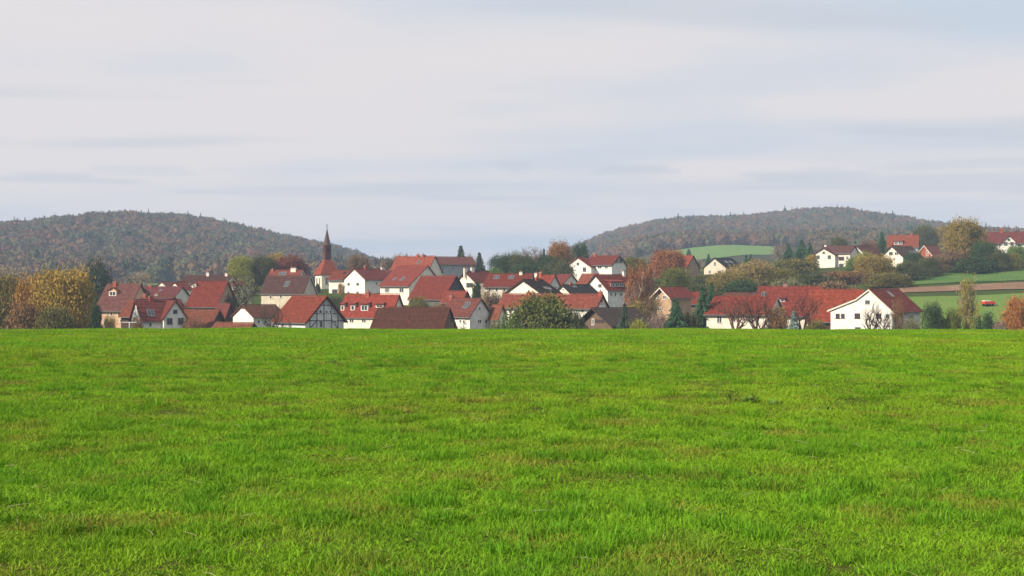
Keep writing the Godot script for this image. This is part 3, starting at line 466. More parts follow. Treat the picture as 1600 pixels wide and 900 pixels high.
func make_materials() -> void:
	var fine := grain(1, 0.03, 0.7)
	var soft := grain(2, 0.012, 0.86, 5)
	var stain := grain(7, 0.03, 0.58, 4)
	var wood := grain(3, 0.06, 0.5, 3)
	for w in [["white", 236, 233, 226], ["cream", 238, 230, 215], ["peach", 214, 178, 148], ["pale", 222, 219, 212], ["beige", 206, 196, 176], ["tan", 176, 148, 122], ["timberwall", 214, 218, 220], ["greyclad", 176, 180, 184], ["boardwhite", 214, 198, 180]]:
		solid(w[0], srgb(w[1], w[2], w[3]), soft, 0.11)
	for w in [["darkwood", 96, 80, 70], ["oldwood", 138, 118, 100], ["greywood", 118, 124, 120]]:
		solid(w[0], srgb(w[1], w[2], w[3]), wood, 0.3)
	solid("brick", srgb(172, 92, 70), fine, 0.25)
	for w in [["red", 174, 82, 68], ["orangered", 182, 92, 70], ["orange", 196, 104, 76], ["maroon", 148, 74, 67], ["dustmaroon", 152, 92, 82], ["brownred", 156, 92, 70], ["maroonbrown", 122, 78, 70], ["plum", 152, 74, 73], ["deepred", 154, 74, 64], ["brown", 116, 74, 59], ["darkbrown", 106, 84, 74], ["black", 62, 57, 55]]:
		var m := solid("roof_" + w[0], srgb(w[1], w[2], w[3]), fine, 0.21, 0.85)
		m.detail_enabled = true
		m.detail_albedo = stain
		m.detail_blend_mode = BaseMaterial3D.BLEND_MODE_MUL
		m.detail_uv_layer = BaseMaterial3D.DETAIL_UV_2
		m.uv2_triplanar = true
		m.uv2_scale = Vector3(0.07, 0.16, 0.07)
	solid("pane", srgb(58, 64, 72), null, 1.0, 0.12)
	mats.pane.metallic_specular = 0.5
	solid("frame_white", srgb(228, 226, 220), null, 1.0, 0.6)
	solid("frame_brown", srgb(96, 58, 42), null, 1.0, 0.6)
	solid("frame_grey", srgb(120, 120, 116), null, 1.0, 0.6)
	solid("board_dark", srgb(70, 48, 40), wood, 0.4, 0.8)
	solid("board_white", srgb(226, 220, 208), soft, 0.4, 0.7)
	solid("timber", srgb(124, 120, 118), wood, 0.4)
	solid("zinc", srgb(132, 134, 136), soft, 0.4, 0.5)
	solid("lead_blue", srgb(150, 150, 152), soft, 0.4, 0.6)
	solid("slate", srgb(98, 72, 68), fine, 0.3, 0.8)
	solid("bark", srgb(92, 80, 70), wood, 0.6)
	solid("bark_pale", srgb(196, 186, 172), wood, 0.5)
	solid("bark_red", srgb(122, 92, 78), wood, 0.6)
	solid("bark_dark", srgb(76, 64, 58), wood, 0.6)
	solid("red_paint", srgb(196, 62, 44), soft, 0.6, 0.45)
	solid("weed_leaf", srgb(92, 132, 56), soft, 3.0, 0.8)
	solid("weed_dry", srgb(120, 110, 62), soft, 3.0, 0.7)
	solid("earth", srgb(84, 62, 42), fine, 4.0, 0.95)
	solid("tyre", srgb(40, 38, 38), null, 1.0, 0.9)
	solid("stone", srgb(178, 170, 156), fine, 0.4)
	for c in [["olivebrown", 124, 112, 58], ["orange", 157, 118, 52], ["gold", 154, 129, 52], ["rustbrown", 127, 97, 63], ["olive", 105, 101, 50], ["darkgreen", 54, 75, 43], ["pinegreen", 52, 69, 52], ["palebeige", 157, 142, 120], ["greypink", 131, 114, 105], ["yellowgreen", 131, 133, 52], ["darkolive", 78, 84, 50], ["russet", 116, 65, 50], ["greygreen", 112, 114, 82], ["brown", 116, 95, 71], ["copper", 141, 101, 54], ["olivegreen", 94, 101, 43], ["green", 90, 114, 52], ["rust", 141, 92, 58], ["firgreen", 48, 77, 50], ["khaki", 137, 122, 77], ["goldolive", 131, 114, 56], ["yellow", 137, 125, 60], ["orangerust", 156, 101, 54], ["bluegreen", 109, 125, 120]]:
		var m := solid("leaf_" + c[0], srgb(c[1], c[2], c[3]), null, 1.0, 0.75)
		m.vertex_color_use_as_albedo = true
		m.cull_mode = BaseMaterial3D.CULL_DISABLED
		m.backlight_enabled = true
		m.backlight = Color(0.32, 0.32, 0.27)


# ------------------------------------------------------------------ terrain
func ramp(pts: Array, v: float) -> float:
	if v <= pts[0][0]:
		return pts[0][1]
	for i in pts.size() - 1:
		if v <= pts[i + 1][0]:
			var t: float = (v - pts[i][0]) / (pts[i + 1][0] - pts[i][0])
			return lerpf(pts[i][1], pts[i + 1][1], t * t * (3.0 - 2.0 * t))
	return pts[-1][1]


func line(pts: Array, v: float) -> float:
	if v <= pts[0][0]:
		return pts[0][1]
	for i in pts.size() - 1:
		if v <= pts[i + 1][0]:
			return lerpf(pts[i][1], pts[i + 1][1], (v - pts[i][0]) / (pts[i + 1][0] - pts[i][0]))
	return pts[-1][1]


const VALLEY := [[170, -10.0], [260, -9.0], [300, -6.5], [360, -2.8], [400, 0.6], [450, 3.0], [520, 4.5], [700, 6.0], [900, 8.0], [1500, 8.0]]
const RIGHT_RISE := [[230, 0.6], [330, 2.2], [400, 3.4], [440, 5.2], [470, 6.6], [520, 8.0], [700, 8.6], [1100, 10.0], [1500, 8.0]]


func ground_at(x: float, z: float) -> float:
	var d := -z
	if d < 175.0:
		var m := 0.0
		if d > 35.0:
			m = -0.0004 * (d - 35.0) * (d - 35.0)
		m += 0.055 * wobble.get_noise_2d(x, z) * clampf((150.0 - d) / 60.0, 0.0, 1.0) + 0.12 * broad.get_noise_2d(x * 2.0, z * 2.0)
		m -= 0.0016 * x * smoothstep(30.0, 75.0, d)
		if d < 150.0:
			return m
		return lerpf(m, valley(x, d), smoothstep(150.0, 175.0, d))
	return valley(x, d)


func valley(x: float, d: float) -> float:
	var y := ramp(VALLEY, d)
	y += ramp(RIGHT_RISE, d) * clampf((x - 25.0) / 110.0, 0.0, lerpf(2.2, 1.25, smoothstep(560.0, 760.0, d)))
	y -= 3.5 * smoothstep(30.0, 130.0, -x) * smoothstep(280.0, 340.0, d)
	y += 0.5 * broad.get_noise_2d(x, d)
	if d > 700.0:
		var l := line(LEFT_RIDGE, x)
		y = lerpf(y, maxf(y, l), smoothstep(820.0, 1500.0, d) * (1.0 - smoothstep(1560.0, 2300.0, d)))
		var r := line(RIGHT_RIDGE, x)
		y = lerpf(y, maxf(y, r), smoothstep(1150.0, 1900.0, d))
		y += 16.0 * smoothstep(900.0, 1200.0, d) * (1.0 - smoothstep(1250.0, 1600.0, d)) * smoothstep(40.0, 130.0, x)
		y += 3.5 * broad.get_noise_2d(x * 0.25, d * 0.25) * smoothstep(850.0, 1200.0, d)
	return y


func on_ground(x: float, z: float) -> Vector3:
	return Vector3(x, ground_at(x, z), z)


func make_ground() -> void:
	var zs := []
	var d := -300.0
	while d < 4200.0:
		zs.append(-d)
		d += 30.0 if d < -45.0 else (0.9 if d < 100.0 else maxf(1.2, (d - 60.0) * 0.022))
	var right := []
	var x := 0.0
	while x < 3200.0:
		right.append(x)
		x += 0.9 if x < 40.0 else maxf(1.2, (x - 20.0) * 0.045)
	var xs := []
	for i in range(right.size() - 1, 0, -1):
		xs.append(-right[i])
	xs.append_array(right)
	var nx := xs.size()
	var v := PackedVector3Array()
	var c := PackedColorArray()
	for z in zs:
		for xx in xs:
			v.append(on_ground(xx, z))
			c.append(ground_colour(xx, -z))
	var idx := PackedInt32Array()
	for j in zs.size() - 1:
		for i in nx - 1:
			var a := j * nx + i
			idx.append_array(PackedInt32Array([a, a + nx, a + 1, a + 1, a + nx, a + nx + 1]))
	var nor := PackedVector3Array()
	nor.resize(v.size())
	for j in zs.size():
		for i in nx:
			var l := v[j * nx + maxi(i - 1, 0)]
			var r := v[j * nx + mini(i + 1, nx - 1)]
			var n := v[maxi(j - 1, 0) * nx + i]
			var f := v[mini(j + 1, zs.size() - 1) * nx + i]
			nor[j * nx + i] = (r - l).cross(f - n).normalized()
	var arr := []
	arr.resize(Mesh.ARRAY_MAX)
	arr[Mesh.ARRAY_VERTEX] = v
	arr[Mesh.ARRAY_NORMAL] = nor
	arr[Mesh.ARRAY_COLOR] = c
	arr[Mesh.ARRAY_INDEX] = idx
	var mesh := ArrayMesh.new()
	mesh.add_surface_from_arrays(Mesh.PRIMITIVE_TRIANGLES, arr)
	var m := StandardMaterial3D.new()
	m.vertex_color_use_as_albedo = true
	m.roughness = 0.95
	m.metallic_specular = 0.0
	m.albedo_texture = grain(9, 0.05, 0.55, 5)
	m.uv1_triplanar = true
	m.uv1_world_triplanar = true
	m.uv1_scale = Vector3.ONE * 0.35
	structure("ground", mesh, m)


func ground_colour(x: float, d: float) -> Color:
	if d < 165.0:
		return Color(0.085, 0.15, 0.025).lerp(Color(0.12, 0.12, 0.035), 0.5 + 0.5 * wobble.get_noise_2d(x * 2.0, d * 2.0))
	var n := broad.get_noise_2d(x * 1.7, d * 1.7) * 0.5 + 0.5
	if d < 760.0:
		return Color(0.075, 0.13, 0.03).lerp(Color(0.12, 0.115, 0.05), n * n)
	return Color(0.07, 0.095, 0.04).lerp(Color(0.09, 0.085, 0.05), n)


# a field laid over the terrain between four corners (x, z); the edges follow the ground
func field(called: String, a: Vector2, b: Vector2, c: Vector2, d: Vector2, lift: float, col: Color, col2: Color, nu := 40, nv := 24) -> void:
	var st := SurfaceTool.new()
	st.begin(Mesh.PRIMITIVE_TRIANGLES)
	for j in nv + 1:
		for i in nu + 1:
			var p := a.lerp(b, float(i) / nu).lerp(d.lerp(c, float(i) / nu), float(j) / nv)
			st.set_color(col.lerp(col2, clampf(0.5 + 0.9 * wobble.get_noise_2d(p.x * 0.7, p.y * 0.35), 0.0, 1.0)))
			st.add_vertex(on_ground(p.x, p.y) + Vector3(0, lift, 0))
	for j in nv:
		for i in nu:
			var k := j * (nu + 1) + i
			for q in [k, k + nu + 1, k + 1, k + 1, k + nu + 1, k + nu + 2]:
				st.add_index(q)
	st.generate_normals()
	var m := StandardMaterial3D.new()
	m.vertex_color_use_as_albedo = true
	m.roughness = 0.95
	m.metallic_specular = 0.2
	m.albedo_texture = mats.brick.albedo_texture
	m.uv1_triplanar = true
	m.uv1_world_triplanar = true
	m.uv1_scale = Vector3.ONE * 0.06
	structure(called, st.commit(), m)


func make_fields() -> void:
	var g1 := Color(0.14, 0.26, 0.045)
	var g2 := Color(0.19, 0.27, 0.06)
	field("pasture", Vector2(70, -262), Vector2(170, -275), Vector2(190, -372), Vector2(84, -362), 0.12, g1, g2)
	field("ploughed_field", Vector2(92, -372), Vector2(192, -376), Vector2(205, -398), Vector2(96, -379), 0.25, Color(0.25, 0.15, 0.095), Color(0.33, 0.22, 0.14))
	field("grass_bank", Vector2(97, -386), Vector2(206, -402), Vector2(210, -432), Vector2(104, -420), 0.14, Color(0.08, 0.19, 0.045), Color(0.13, 0.22, 0.055))
	field("far_pasture", Vector2(108, -1000), Vector2(186, -1000), Vector2(220, -1190), Vector2(130, -1190), 0.4, Color(0.13, 0.25, 0.06), Color(0.17, 0.27, 0.08), 30, 20)
	field("far_meadow", Vector2(-330, -760), Vector2(-110, -760), Vector2(-130, -870), Vector2(-340, -870), 0.4, Color(0.13, 0.25, 0.06), Color(0.16, 0.25, 0.08), 30, 20)


# ------------------------------------------------------------------ forest on the hills
func leaf_cloud(seed_: int, n: int, size: float, shape: String, clumps := 0) -> ArrayMesh:
	# unit crown: radius 1 across, from y 0 to 1; many small leaf faces gathered into clumps
	var r := RandomNumberGenerator.new()
	r.seed = seed_
	var st := begin()
	var centres := []
	var count := clumps if clumps else maxi(8, n / 60)
	for i in count:
		var y := 0.05 + 0.83 * r.randf()
		if shape in ["cone", "column"]:
			y = r.randf() * 0.95
		var t := TAU * r.randf()
		var reach := crown_width(shape, y) * (0.92 + 0.22 * sin(t * 3.0 + seed_) * 0.5 + 0.12 * r.randf())
		var k := pow(r.randf(), 0.45)
		centres.append([Vector3(cos(t) * reach * k, y, sin(t) * reach * k), 0.17 + 0.13 * r.randf(), 0.78 + 0.44 * r.randf(), r.randf()])
	for i in n:
		var c: Array = centres[r.randi() % count]
		var off: Vector3 = Vector3(r.randfn(), r.randfn() * 0.62, r.randfn()) * c[1] * 0.62
		var p: Vector3 = c[0] + off
		if p.y < 0.0:
			p.y = -p.y
		var tone: float = c[2] * (0.80 + 0.40 * r.randf())
		var warm: float = 0.9 + 0.2 * c[3]
		st.set_color(Color(tone * warm, tone, tone * (2.0 - warm)))
		var u := Vector3(r.randf_range(-1, 1), r.randf_range(-0.7, 0.7), r.randf_range(-1, 1)).normalized()
		var w := u.cross(Vector3(r.randf_range(-1, 1), r.randf_range(-1, 1), r.randf_range(-1, 1))).normalized()
		var s := size * (0.6 + 0.8 * r.randf())
		quad(st, p - u * s, p + w * s * 0.6, p + u * s, p - w * s * 0.6)
	return finish(st)


func forest_crown(seed_: int) -> ArrayMesh:
	# a lumpy solid crown with loose leaf faces standing out of it
	var r := RandomNumberGenerator.new()
	r.seed = seed_
	var n := FastNoiseLite.new()
	n.seed = seed_
	n.frequency = 0.9
	n.fractal_octaves = 3
	var st := begin()
	var ball := SphereMesh.new()
	ball.radius = 1.0
	ball.height = 2.0
	ball.radial_segments = 14
	ball.rings = 8
	var arr := ball.get_mesh_arrays()
	var v: PackedVector3Array = arr[Mesh.ARRAY_VERTEX]
	var idx: PackedInt32Array = arr[Mesh.ARRAY_INDEX]
	for i in range(0, idx.size(), 3):
		var tone := r.randf_range(0.8, 1.2)
		st.set_color(Color(tone, tone, tone))
		var p := []
		for k in 3:
			var q := v[idx[i + k]]
			q = q * (0.86 + 0.42 * n.get_noise_3d(q.x * 1.6, q.y * 1.6, q.z * 1.6))
			p.append(Vector3(q.x * 0.95, 0.5 + q.y * 0.5, q.z * 0.95))
		tri(st, p[0], p[1], p[2])
	for i in 200:
		var d := Vector3(r.randfn(), r.randfn(), r.randfn()).normalized()
		var m := 0.9 + 0.42 * n.get_noise_3d(d.x * 1.6, d.y * 1.6, d.z * 1.6) + r.randf_range(-0.05, 0.12)
		var p := Vector3(d.x * m * 0.95, 0.5 + d.y * m * 0.5, d.z * m * 0.95)
		var tone := r.randf_range(0.75, 1.3)
		st.set_color(Color(tone, tone, tone))
		var u := Vector3(r.randf_range(-1, 1), r.randf_range(-0.7, 0.7), r.randf_range(-1, 1)).normalized()
		var w := u.cross(d).normalized()
		var s := 0.13 * (0.6 + 0.8 * r.randf())
		quad(st, p - u * s, p + w * s * 0.6, p + u * s, p - w * s * 0.6)
	return finish(st)


func crown_width(shape: String, y: float) -> float:
	match shape:
		"round":
			return sqrt(maxf(0.03, 1.0 - pow((y - 0.45) / 0.56, 2.0)))
		"oval":
			return sqrt(maxf(0.03, 1.0 - pow((y - 0.42) / 0.60, 2.0))) * 0.95
		"bush":
			return sqrt(maxf(0.02, 1.0 - pow(maxf(y - 0.15, 0.0) / 0.86, 2.0)))
		"cone":
			return maxf(0.04, 1.0 - y) * 0.95
		"column":
			return maxf(0.06, minf(0.55 + y * 1.6, 1.0) * pow(maxf(0.0, 1.0 - y), 0.55))
	return 1.0


func make_forest() -> void:
	var shapes := []
	for k in 5:
		shapes.append(forest_crown(100 + k))
	for k in 2:
		shapes.append(leaf_cloud(120 + k, 220, 0.17, "cone", 20))
	var mat := StandardMaterial3D.new()
	mat.resource_name = "forest_leaves"
	mat.vertex_color_use_as_albedo = true
	mat.cull_mode = BaseMaterial3D.CULL_DISABLED
	mat.roughness = 0.85
	mat.metallic_specular = 0.2
	var places := []
	for k in shapes.size():
		places.append([])
	var tones := [Color(0.15, 0.095, 0.055), Color(0.17, 0.12, 0.06), Color(0.12, 0.09, 0.055), Color(0.09, 0.10, 0.05), Color(0.17, 0.135, 0.06), Color(0.14, 0.075, 0.05)]
	var d := 800.0
	while d < 2100.0:
		var half := d * 0.44 + 30.0
		var x := -half
		while x < half:
			var px := x + rng.randf_range(-4.0, 4.0)
			var pd := d + rng.randf_range(-4.0, 4.0)
			x += 9.4
			if not wooded(px, pd):
				continue
			var stand := broad.get_noise_2d(px * 0.6, pd * 0.35) > 0.25
			var k := (5 + rng.randi() % 2) if rng.randf() < (0.3 if stand else 0.04) else rng.randi() % 5
			var h := rng.randf_range(8.5, 14.5)
			var w := rng.randf_range(5.4, 8.6)
			var col: Color = tones[rng.randi() % tones.size()]
			var species := broad.get_noise_2d(px * 1.1 + 200.0, pd * 0.7)
			if species > 0.12:
				col = col.lerp(Color(0.095, 0.115, 0.055), 0.7)
			elif species < -0.15:
				col = col.lerp(Color(0.19, 0.105, 0.06), 0.7)
			else:
				col = col.lerp(Color(0.145, 0.105, 0.062), 0.5)
			if k >= 5:
				col = Color(0.06, 0.095, 0.05)
				w *= 0.75
				h *= 1.1
			col = col * rng.randf_range(0.55, 0.85)
			col.a = 1.0
			var basis := Basis(Vector3.UP, rng.randf() * TAU).scaled(Vector3(w, h, w))
			places[k].append([Transform3D(basis, on_ground(px, -pd) - Vector3(0, 0.5, 0)), col])
		d += 9.4
	var root := Node3D.new()
	root.name = "forest"
	add_child(root)
	root.set_meta("kind", "stuff")
	root.set_meta("label", "dense brown and dark green autumn forest covering the far hills")
	root.set_meta("category", "forest")
	for k in shapes.size():
		scatter("tree_crowns", shapes[k], mat, places[k], root)


func wooded(x: float, d: float) -> bool:
	if x < 60.0 and d < 1620.0:
		var edge := 860.0 + 60.0 * broad.get_noise_2d(x * 0.5, 7.0)
		if line(LEFT_RIDGE, x) > 5.0 and d > edge:
			return true
	if x > -60.0 and d > 1195.0 and d < 2020.0 and line(RIGHT_RIDGE, x) > 26.0:
		return true
	if x > 215.0 + (d - 1000.0) * 0.18 and d > 960.0 and d < 1250.0:
		return true
	return false


func scatter(called: String, mesh: Mesh, mat: Material, places: Array, parent: Node) -> void:
	if places.is_empty():
		return
	var mm := MultiMesh.new()
	mm.transform_format = MultiMesh.TRANSFORM_3D
	mm.use_colors = true
	mm.mesh = mesh
	mm.instance_count = places.size()
	for i in places.size():
		mm.set_instance_transform(i, places[i][0])
		mm.set_instance_color(i, places[i][1])
	var o := MultiMeshInstance3D.new()
	o.name = called
	o.multimesh = mm
	o.material_override = mat
	parent.add_child(o, true)
	o.set_meta("kind", "stuff")


# ------------------------------------------------------------------ houses
# own axes of a house: x along the ridge, z across it; prof is the outline of the gable as [across, height]
func make_house(h: Dictionary) -> void:
	var at := Vector3(h.x, 0, h.z)
	var turn: float = h.a
	var lx: float = h.len / 2.0
	var prof: Array = h.prof
	var low := 1e9
	for sx in [-1, 1]:
		for q in [prof[0][0], prof[-1][0]]:
			var c := at + Vector3(sx * lx, 0, q).rotated(Vector3.UP, turn)
			low = minf(low, ground_at(c.x, c.z))
	at.y = low
	var root := thing(h.n, h.l, h.n, at, turn, "houses of the village" if h.n == "house" else "")
	var p := []
	for q in prof:
		p.append(Vector2(q[0], q[1] - low))
	var top := 0
	for i in p.size():
		if p[i].y > p[top].y:
			top = i
	part("wall", gable_prism(p, -lx, lx, -0.5), mats[h.w], root)
	var roof_mat: StandardMaterial3D = mats["roof_" + h.r].duplicate()
	# every roof has aged in its own way
	var age := rng.randf_range(0.86, 1.1)
	var pale := rng.randf_range(-0.03, 0.05)
	var rc: Color = roof_mat.albedo_color
	roof_mat.albedo_color = Color(rc.r * age, rc.g * age + pale * 0.7, rc.b * age + pale)
	roof_mat.uv1_offset = Vector3(rng.randf() * 9.0, rng.randf() * 9.0, rng.randf() * 9.0)
	roof_mat.uv2_offset = Vector3(rng.randf() * 9.0, rng.randf() * 9.0, rng.randf() * 9.0)
	var ov: float = h.get("ov", 0.6)
	var vo: float = h.get("vo", 0.35)
	var roof := part("roof", tiled_roof(p, top, -lx - vo, lx + vo, ov), roof_mat, root)
	var cap := begin()
	block(cap, Vector3(0, p[top].y + 0.24, p[top].x), Vector3(lx + vo - 0.02, 0, 0), Vector3(0, 0.07, 0), Vector3(0, 0, 0.14))
	part("ridge_cap", finish(cap), roof_mat, roof)
	# gutters and bargeboards
	for side in [0, p.size() - 1]:
		var nb: Vector2 = p[1] if side == 0 else p[-2]
		var e: Vector2 = p[side]
		var out := (e - nb).normalized()
		var tip := e + out * ov
		part("gutter", box_mesh(2.0 * (lx + vo) - 0.1, 0.11, 0.12), mats.zinc, root).position = Vector3(0, tip.y + 0.03, tip.x + signf(tip.x - p[top].x) * 0.075)
	if h.has("bc"):
		for sx in [-1, 1]:
			for i in p.size() - 1:
				var a: Vector2 = p[i]
				var b: Vector2 = p[i + 1]
				if i == 0:
					a += (a - b).normalized() * ov
				if i == p.size() - 2:
					b += (b - a).normalized() * ov
				var st := begin()
				var mid := (a + b) / 2.0
				var dir := (b - a) / 2.0
				block(st, Vector3(sx * (lx + vo + 0.025), mid.y - 0.03, mid.x), Vector3(0.022, 0, 0), Vector3(0, 0.13, 0), Vector3(0, dir.y, dir.x))
				part("bargeboard", finish(st), mats["board_" + h.bc], root)
	for w in h.get("win", []):
		add_window(root, w, lx, p, low)
	for s in h.get("sky", []):
		add_skylight(roof, s, p, top)
	for s in h.get("dor", []):
		add_dormer(root, s, p, top, low, h)
	for s in h.get("chim", []):
		add_chimney(root, s, p, top, low)
	for s in h.get("wing", []):
		add_wing(root, s, p, top, low, h)
	for s in h.get("beam", []):
		add_beam(root, s, lx, p, low)


func gable_prism(p: Array, x0: float, x1: float, base: float) -> ArrayMesh:
	var st := begin()
	var out := PackedVector2Array()
	out.append(Vector2(p[0].x, base))
	for q in p:
		out.append(q)
	out.append(Vector2(p[-1].x, base))
	var n := out.size()
	var t := Geometry2D.triangulate_polygon(out)
	for k in range(0, t.size(), 3):
		var a := out[t[k]]
		var b := out[t[k + 1]]
		var c := out[t[k + 2]]
		if (b - a).cross(c - a) < 0.0:
			var s := b
			b = c
			c = s
		# seen from +x, z runs to the left
		tri(st, Vector3(x1, a.y, a.x), Vector3(x1, b.y, b.x), Vector3(x1, c.y, c.x))
		tri(st, Vector3(x0, a.y, a.x), Vector3(x0, c.y, c.x), Vector3(x0, b.y, b.x))
	for k in n:
		var a := out[k]
		var b := out[(k + 1) % n]
		quad(st, Vector3(x0, a.y, a.x), Vector3(x1, a.y, a.x), Vector3(x1, b.y, b.x), Vector3(x0, b.y, b.x))
	return finish(st)


# both slopes as courses of tiles that overlap like a sawtooth, with a soffit and closed edges
func tiled_roof(p: Array, top: int, x0: float, x1: float, ov: float) -> ArrayMesh:
	var st := begin()
	for side in [-1, 1]:
		var line_ := []
		if side < 0:
			for i in range(top, -1, -1):
				line_.append(p[i])
		else:
			for i in range(top, p.size()):
				line_.append(p[i])
		var last: Vector2 = line_[-1]
		line_[-1] = last + (last - line_[-2]).normalized() * ov
		for s in line_.size() - 1:
			var a: Vector2 = line_[s]
			var b: Vector2 = line_[s + 1]
			var dir := (b - a).normalized()
			var nor := Vector2(-dir.y, dir.x) * (1.0 if side > 0 else -1.0)
			if nor.y < 0.0:
				nor = -nor
			var n := maxi(2, int(a.distance_to(b) / 0.36))
			for k in n:
				var u := a.lerp(b, float(k) / n) + nor * 0.16
				var v := a.lerp(b, float(k + 1) / n) + nor * 0.215
				var v2 := a.lerp(b, float(k + 1) / n) + nor * 0.16
				slope_quad(st, u, v, x0, x1, side)
				slope_quad(st, v, v2, x0, x1, side)
			var lo := nor * 0.012
			slope_quad(st, b + lo, a + lo, x0, x1, side)
			slope_quad(st, b + nor * 0.16, b + lo, x0, x1, side)
			for e in [x0, x1]:
				quad(st, Vector3(e, a.y + lo.y, a.x + lo.x), Vector3(e, a.y + nor.y * 0.18, a.x + nor.x * 0.18), Vector3(e, b.y + nor.y * 0.18, b.x + nor.x * 0.18), Vector3(e, b.y + lo.y, b.x + lo.x))
	return finish(st)


func slope_quad(st: SurfaceTool, u: Vector2, v: Vector2, x0: float, x1: float, side: int) -> void:
	if side > 0:
		quad(st, Vector3(x0, u.y, u.x), Vector3(x1, u.y, u.x), Vector3(x1, v.y, v.x), Vector3(x0, v.y, v.x))
	else:
		quad(st, Vector3(x1, u.y, u.x), Vector3(x0, u.y, u.x), Vector3(x0, v.y, v.x), Vector3(x1, v.y, v.x))


func window_frame(w: float, h: float) -> ArrayMesh:
	var key := "wf%.2f_%.2f" % [w, h]
	if not meshes.has(key):
		var st := begin()
		var t := 0.09
		block(st, Vector3(0, h / 2 - t / 2, 0), Vector3(w / 2, 0, 0), Vector3(0, t / 2, 0), Vector3(0, 0, 0.05))
		block(st, Vector3(0, -h / 2 + t / 2, 0.02), Vector3(w / 2 + 0.06, 0, 0), Vector3(0, t / 2, 0), Vector3(0, 0, 0.08))
		var inner := h / 2 - t
		for s in [-1, 1]:
			block(st, Vector3(s * (w / 2 - t / 2), 0, 0), Vector3(t / 2, 0, 0), Vector3(0, inner, 0), Vector3(0, 0, 0.05))
		if w > 0.8:
			block(st, Vector3.ZERO, Vector3(0.04, 0, 0), Vector3(0, inner, 0), Vector3(0, 0, 0.045))
		if w > 1.7:
			for s in [-1, 1]:
				block(st, Vector3(s * w / 4, 0, 0), Vector3(0.04, 0, 0), Vector3(0, inner, 0), Vector3(0, 0, 0.045))
		meshes[key] = finish(st)
	return meshes[key]


func glazing(parent: Node, w: float, h: float, style: String, at: Transform3D) -> MeshInstance3D:
	var fm: Material = {"w": mats.frame_white, "m": mats.frame_white, "p": mats.board_white, "b": mats.frame_brown, "d": mats.frame_grey, "g": mats.frame_grey}[style]
	var f := part("window", window_frame(w, h), fm, parent)
	f.transform = at
	var g := part("pane", box_mesh(w - 0.1, h - 0.1, 0.04), mats.pane, f)
	return f


func face_turn(face: String) -> Basis:
	# own z of a window points out of the wall
	return {"E": Basis(Vector3.UP, PI / 2), "W": Basis(Vector3.UP, -PI / 2), "S": Basis(), "N": Basis(Vector3.UP, PI)}[face]


func face_point(face: String, c: float, y: float, lx: float, p: Array, out: float) -> Vector3:
	match face:
		"E":
			return Vector3(lx + out, y, c)
		"W":
			return Vector3(-lx - out, y, c)
		"S":
			return Vector3(c, y, p[-1].x + out)
	return Vector3(c, y, p[0].x - out)


func add_window(root: Node, w: Array, lx: float, p: Array, low: float) -> void:
	var width: float = w[3]
	var height: float = w[4]
	glazing(root, width, height, w[5], Transform3D(face_turn(w[0]), face_point(w[0], w[1], w[2] - low + height / 2.0, lx, p, 0.025)))


func slope_of(p: Array, top: int, side: int) -> Vector2:
	var a: Vector2 = p[top]
	var b: Vector2 = p[top + 1] if side > 0 else p[top - 1]
	return (b - a).normalized()


func add_skylight(roof: Node, s: Array, p: Array, top: int) -> void:
	var side: int = s[0]
	var dir := slope_of(p, top, side)
	var q: float = s[2]
	var y: float = p[top].y + dir.y / dir.x * (q - p[top].x)
	var down := Vector3(0, dir.y, dir.x)
	var along := Vector3(1, 0, 0)
	var nor := down.cross(along)
	if nor.y < 0:
		nor = -nor
	var zc := nor
	var xc := along
	var yc := zc.cross(xc)
	var w: float = s[3]
	var f := part("skylight", window_frame(w, w * 1.3), mats.zinc, roof)
	f.transform = Transform3D(Basis(xc, yc, zc), Vector3(s[1], y, q) + nor * 0.2)
	part("pane", box_mesh(w - 0.1, w * 1.3 - 0.1, 0.05), mats.pane, f)


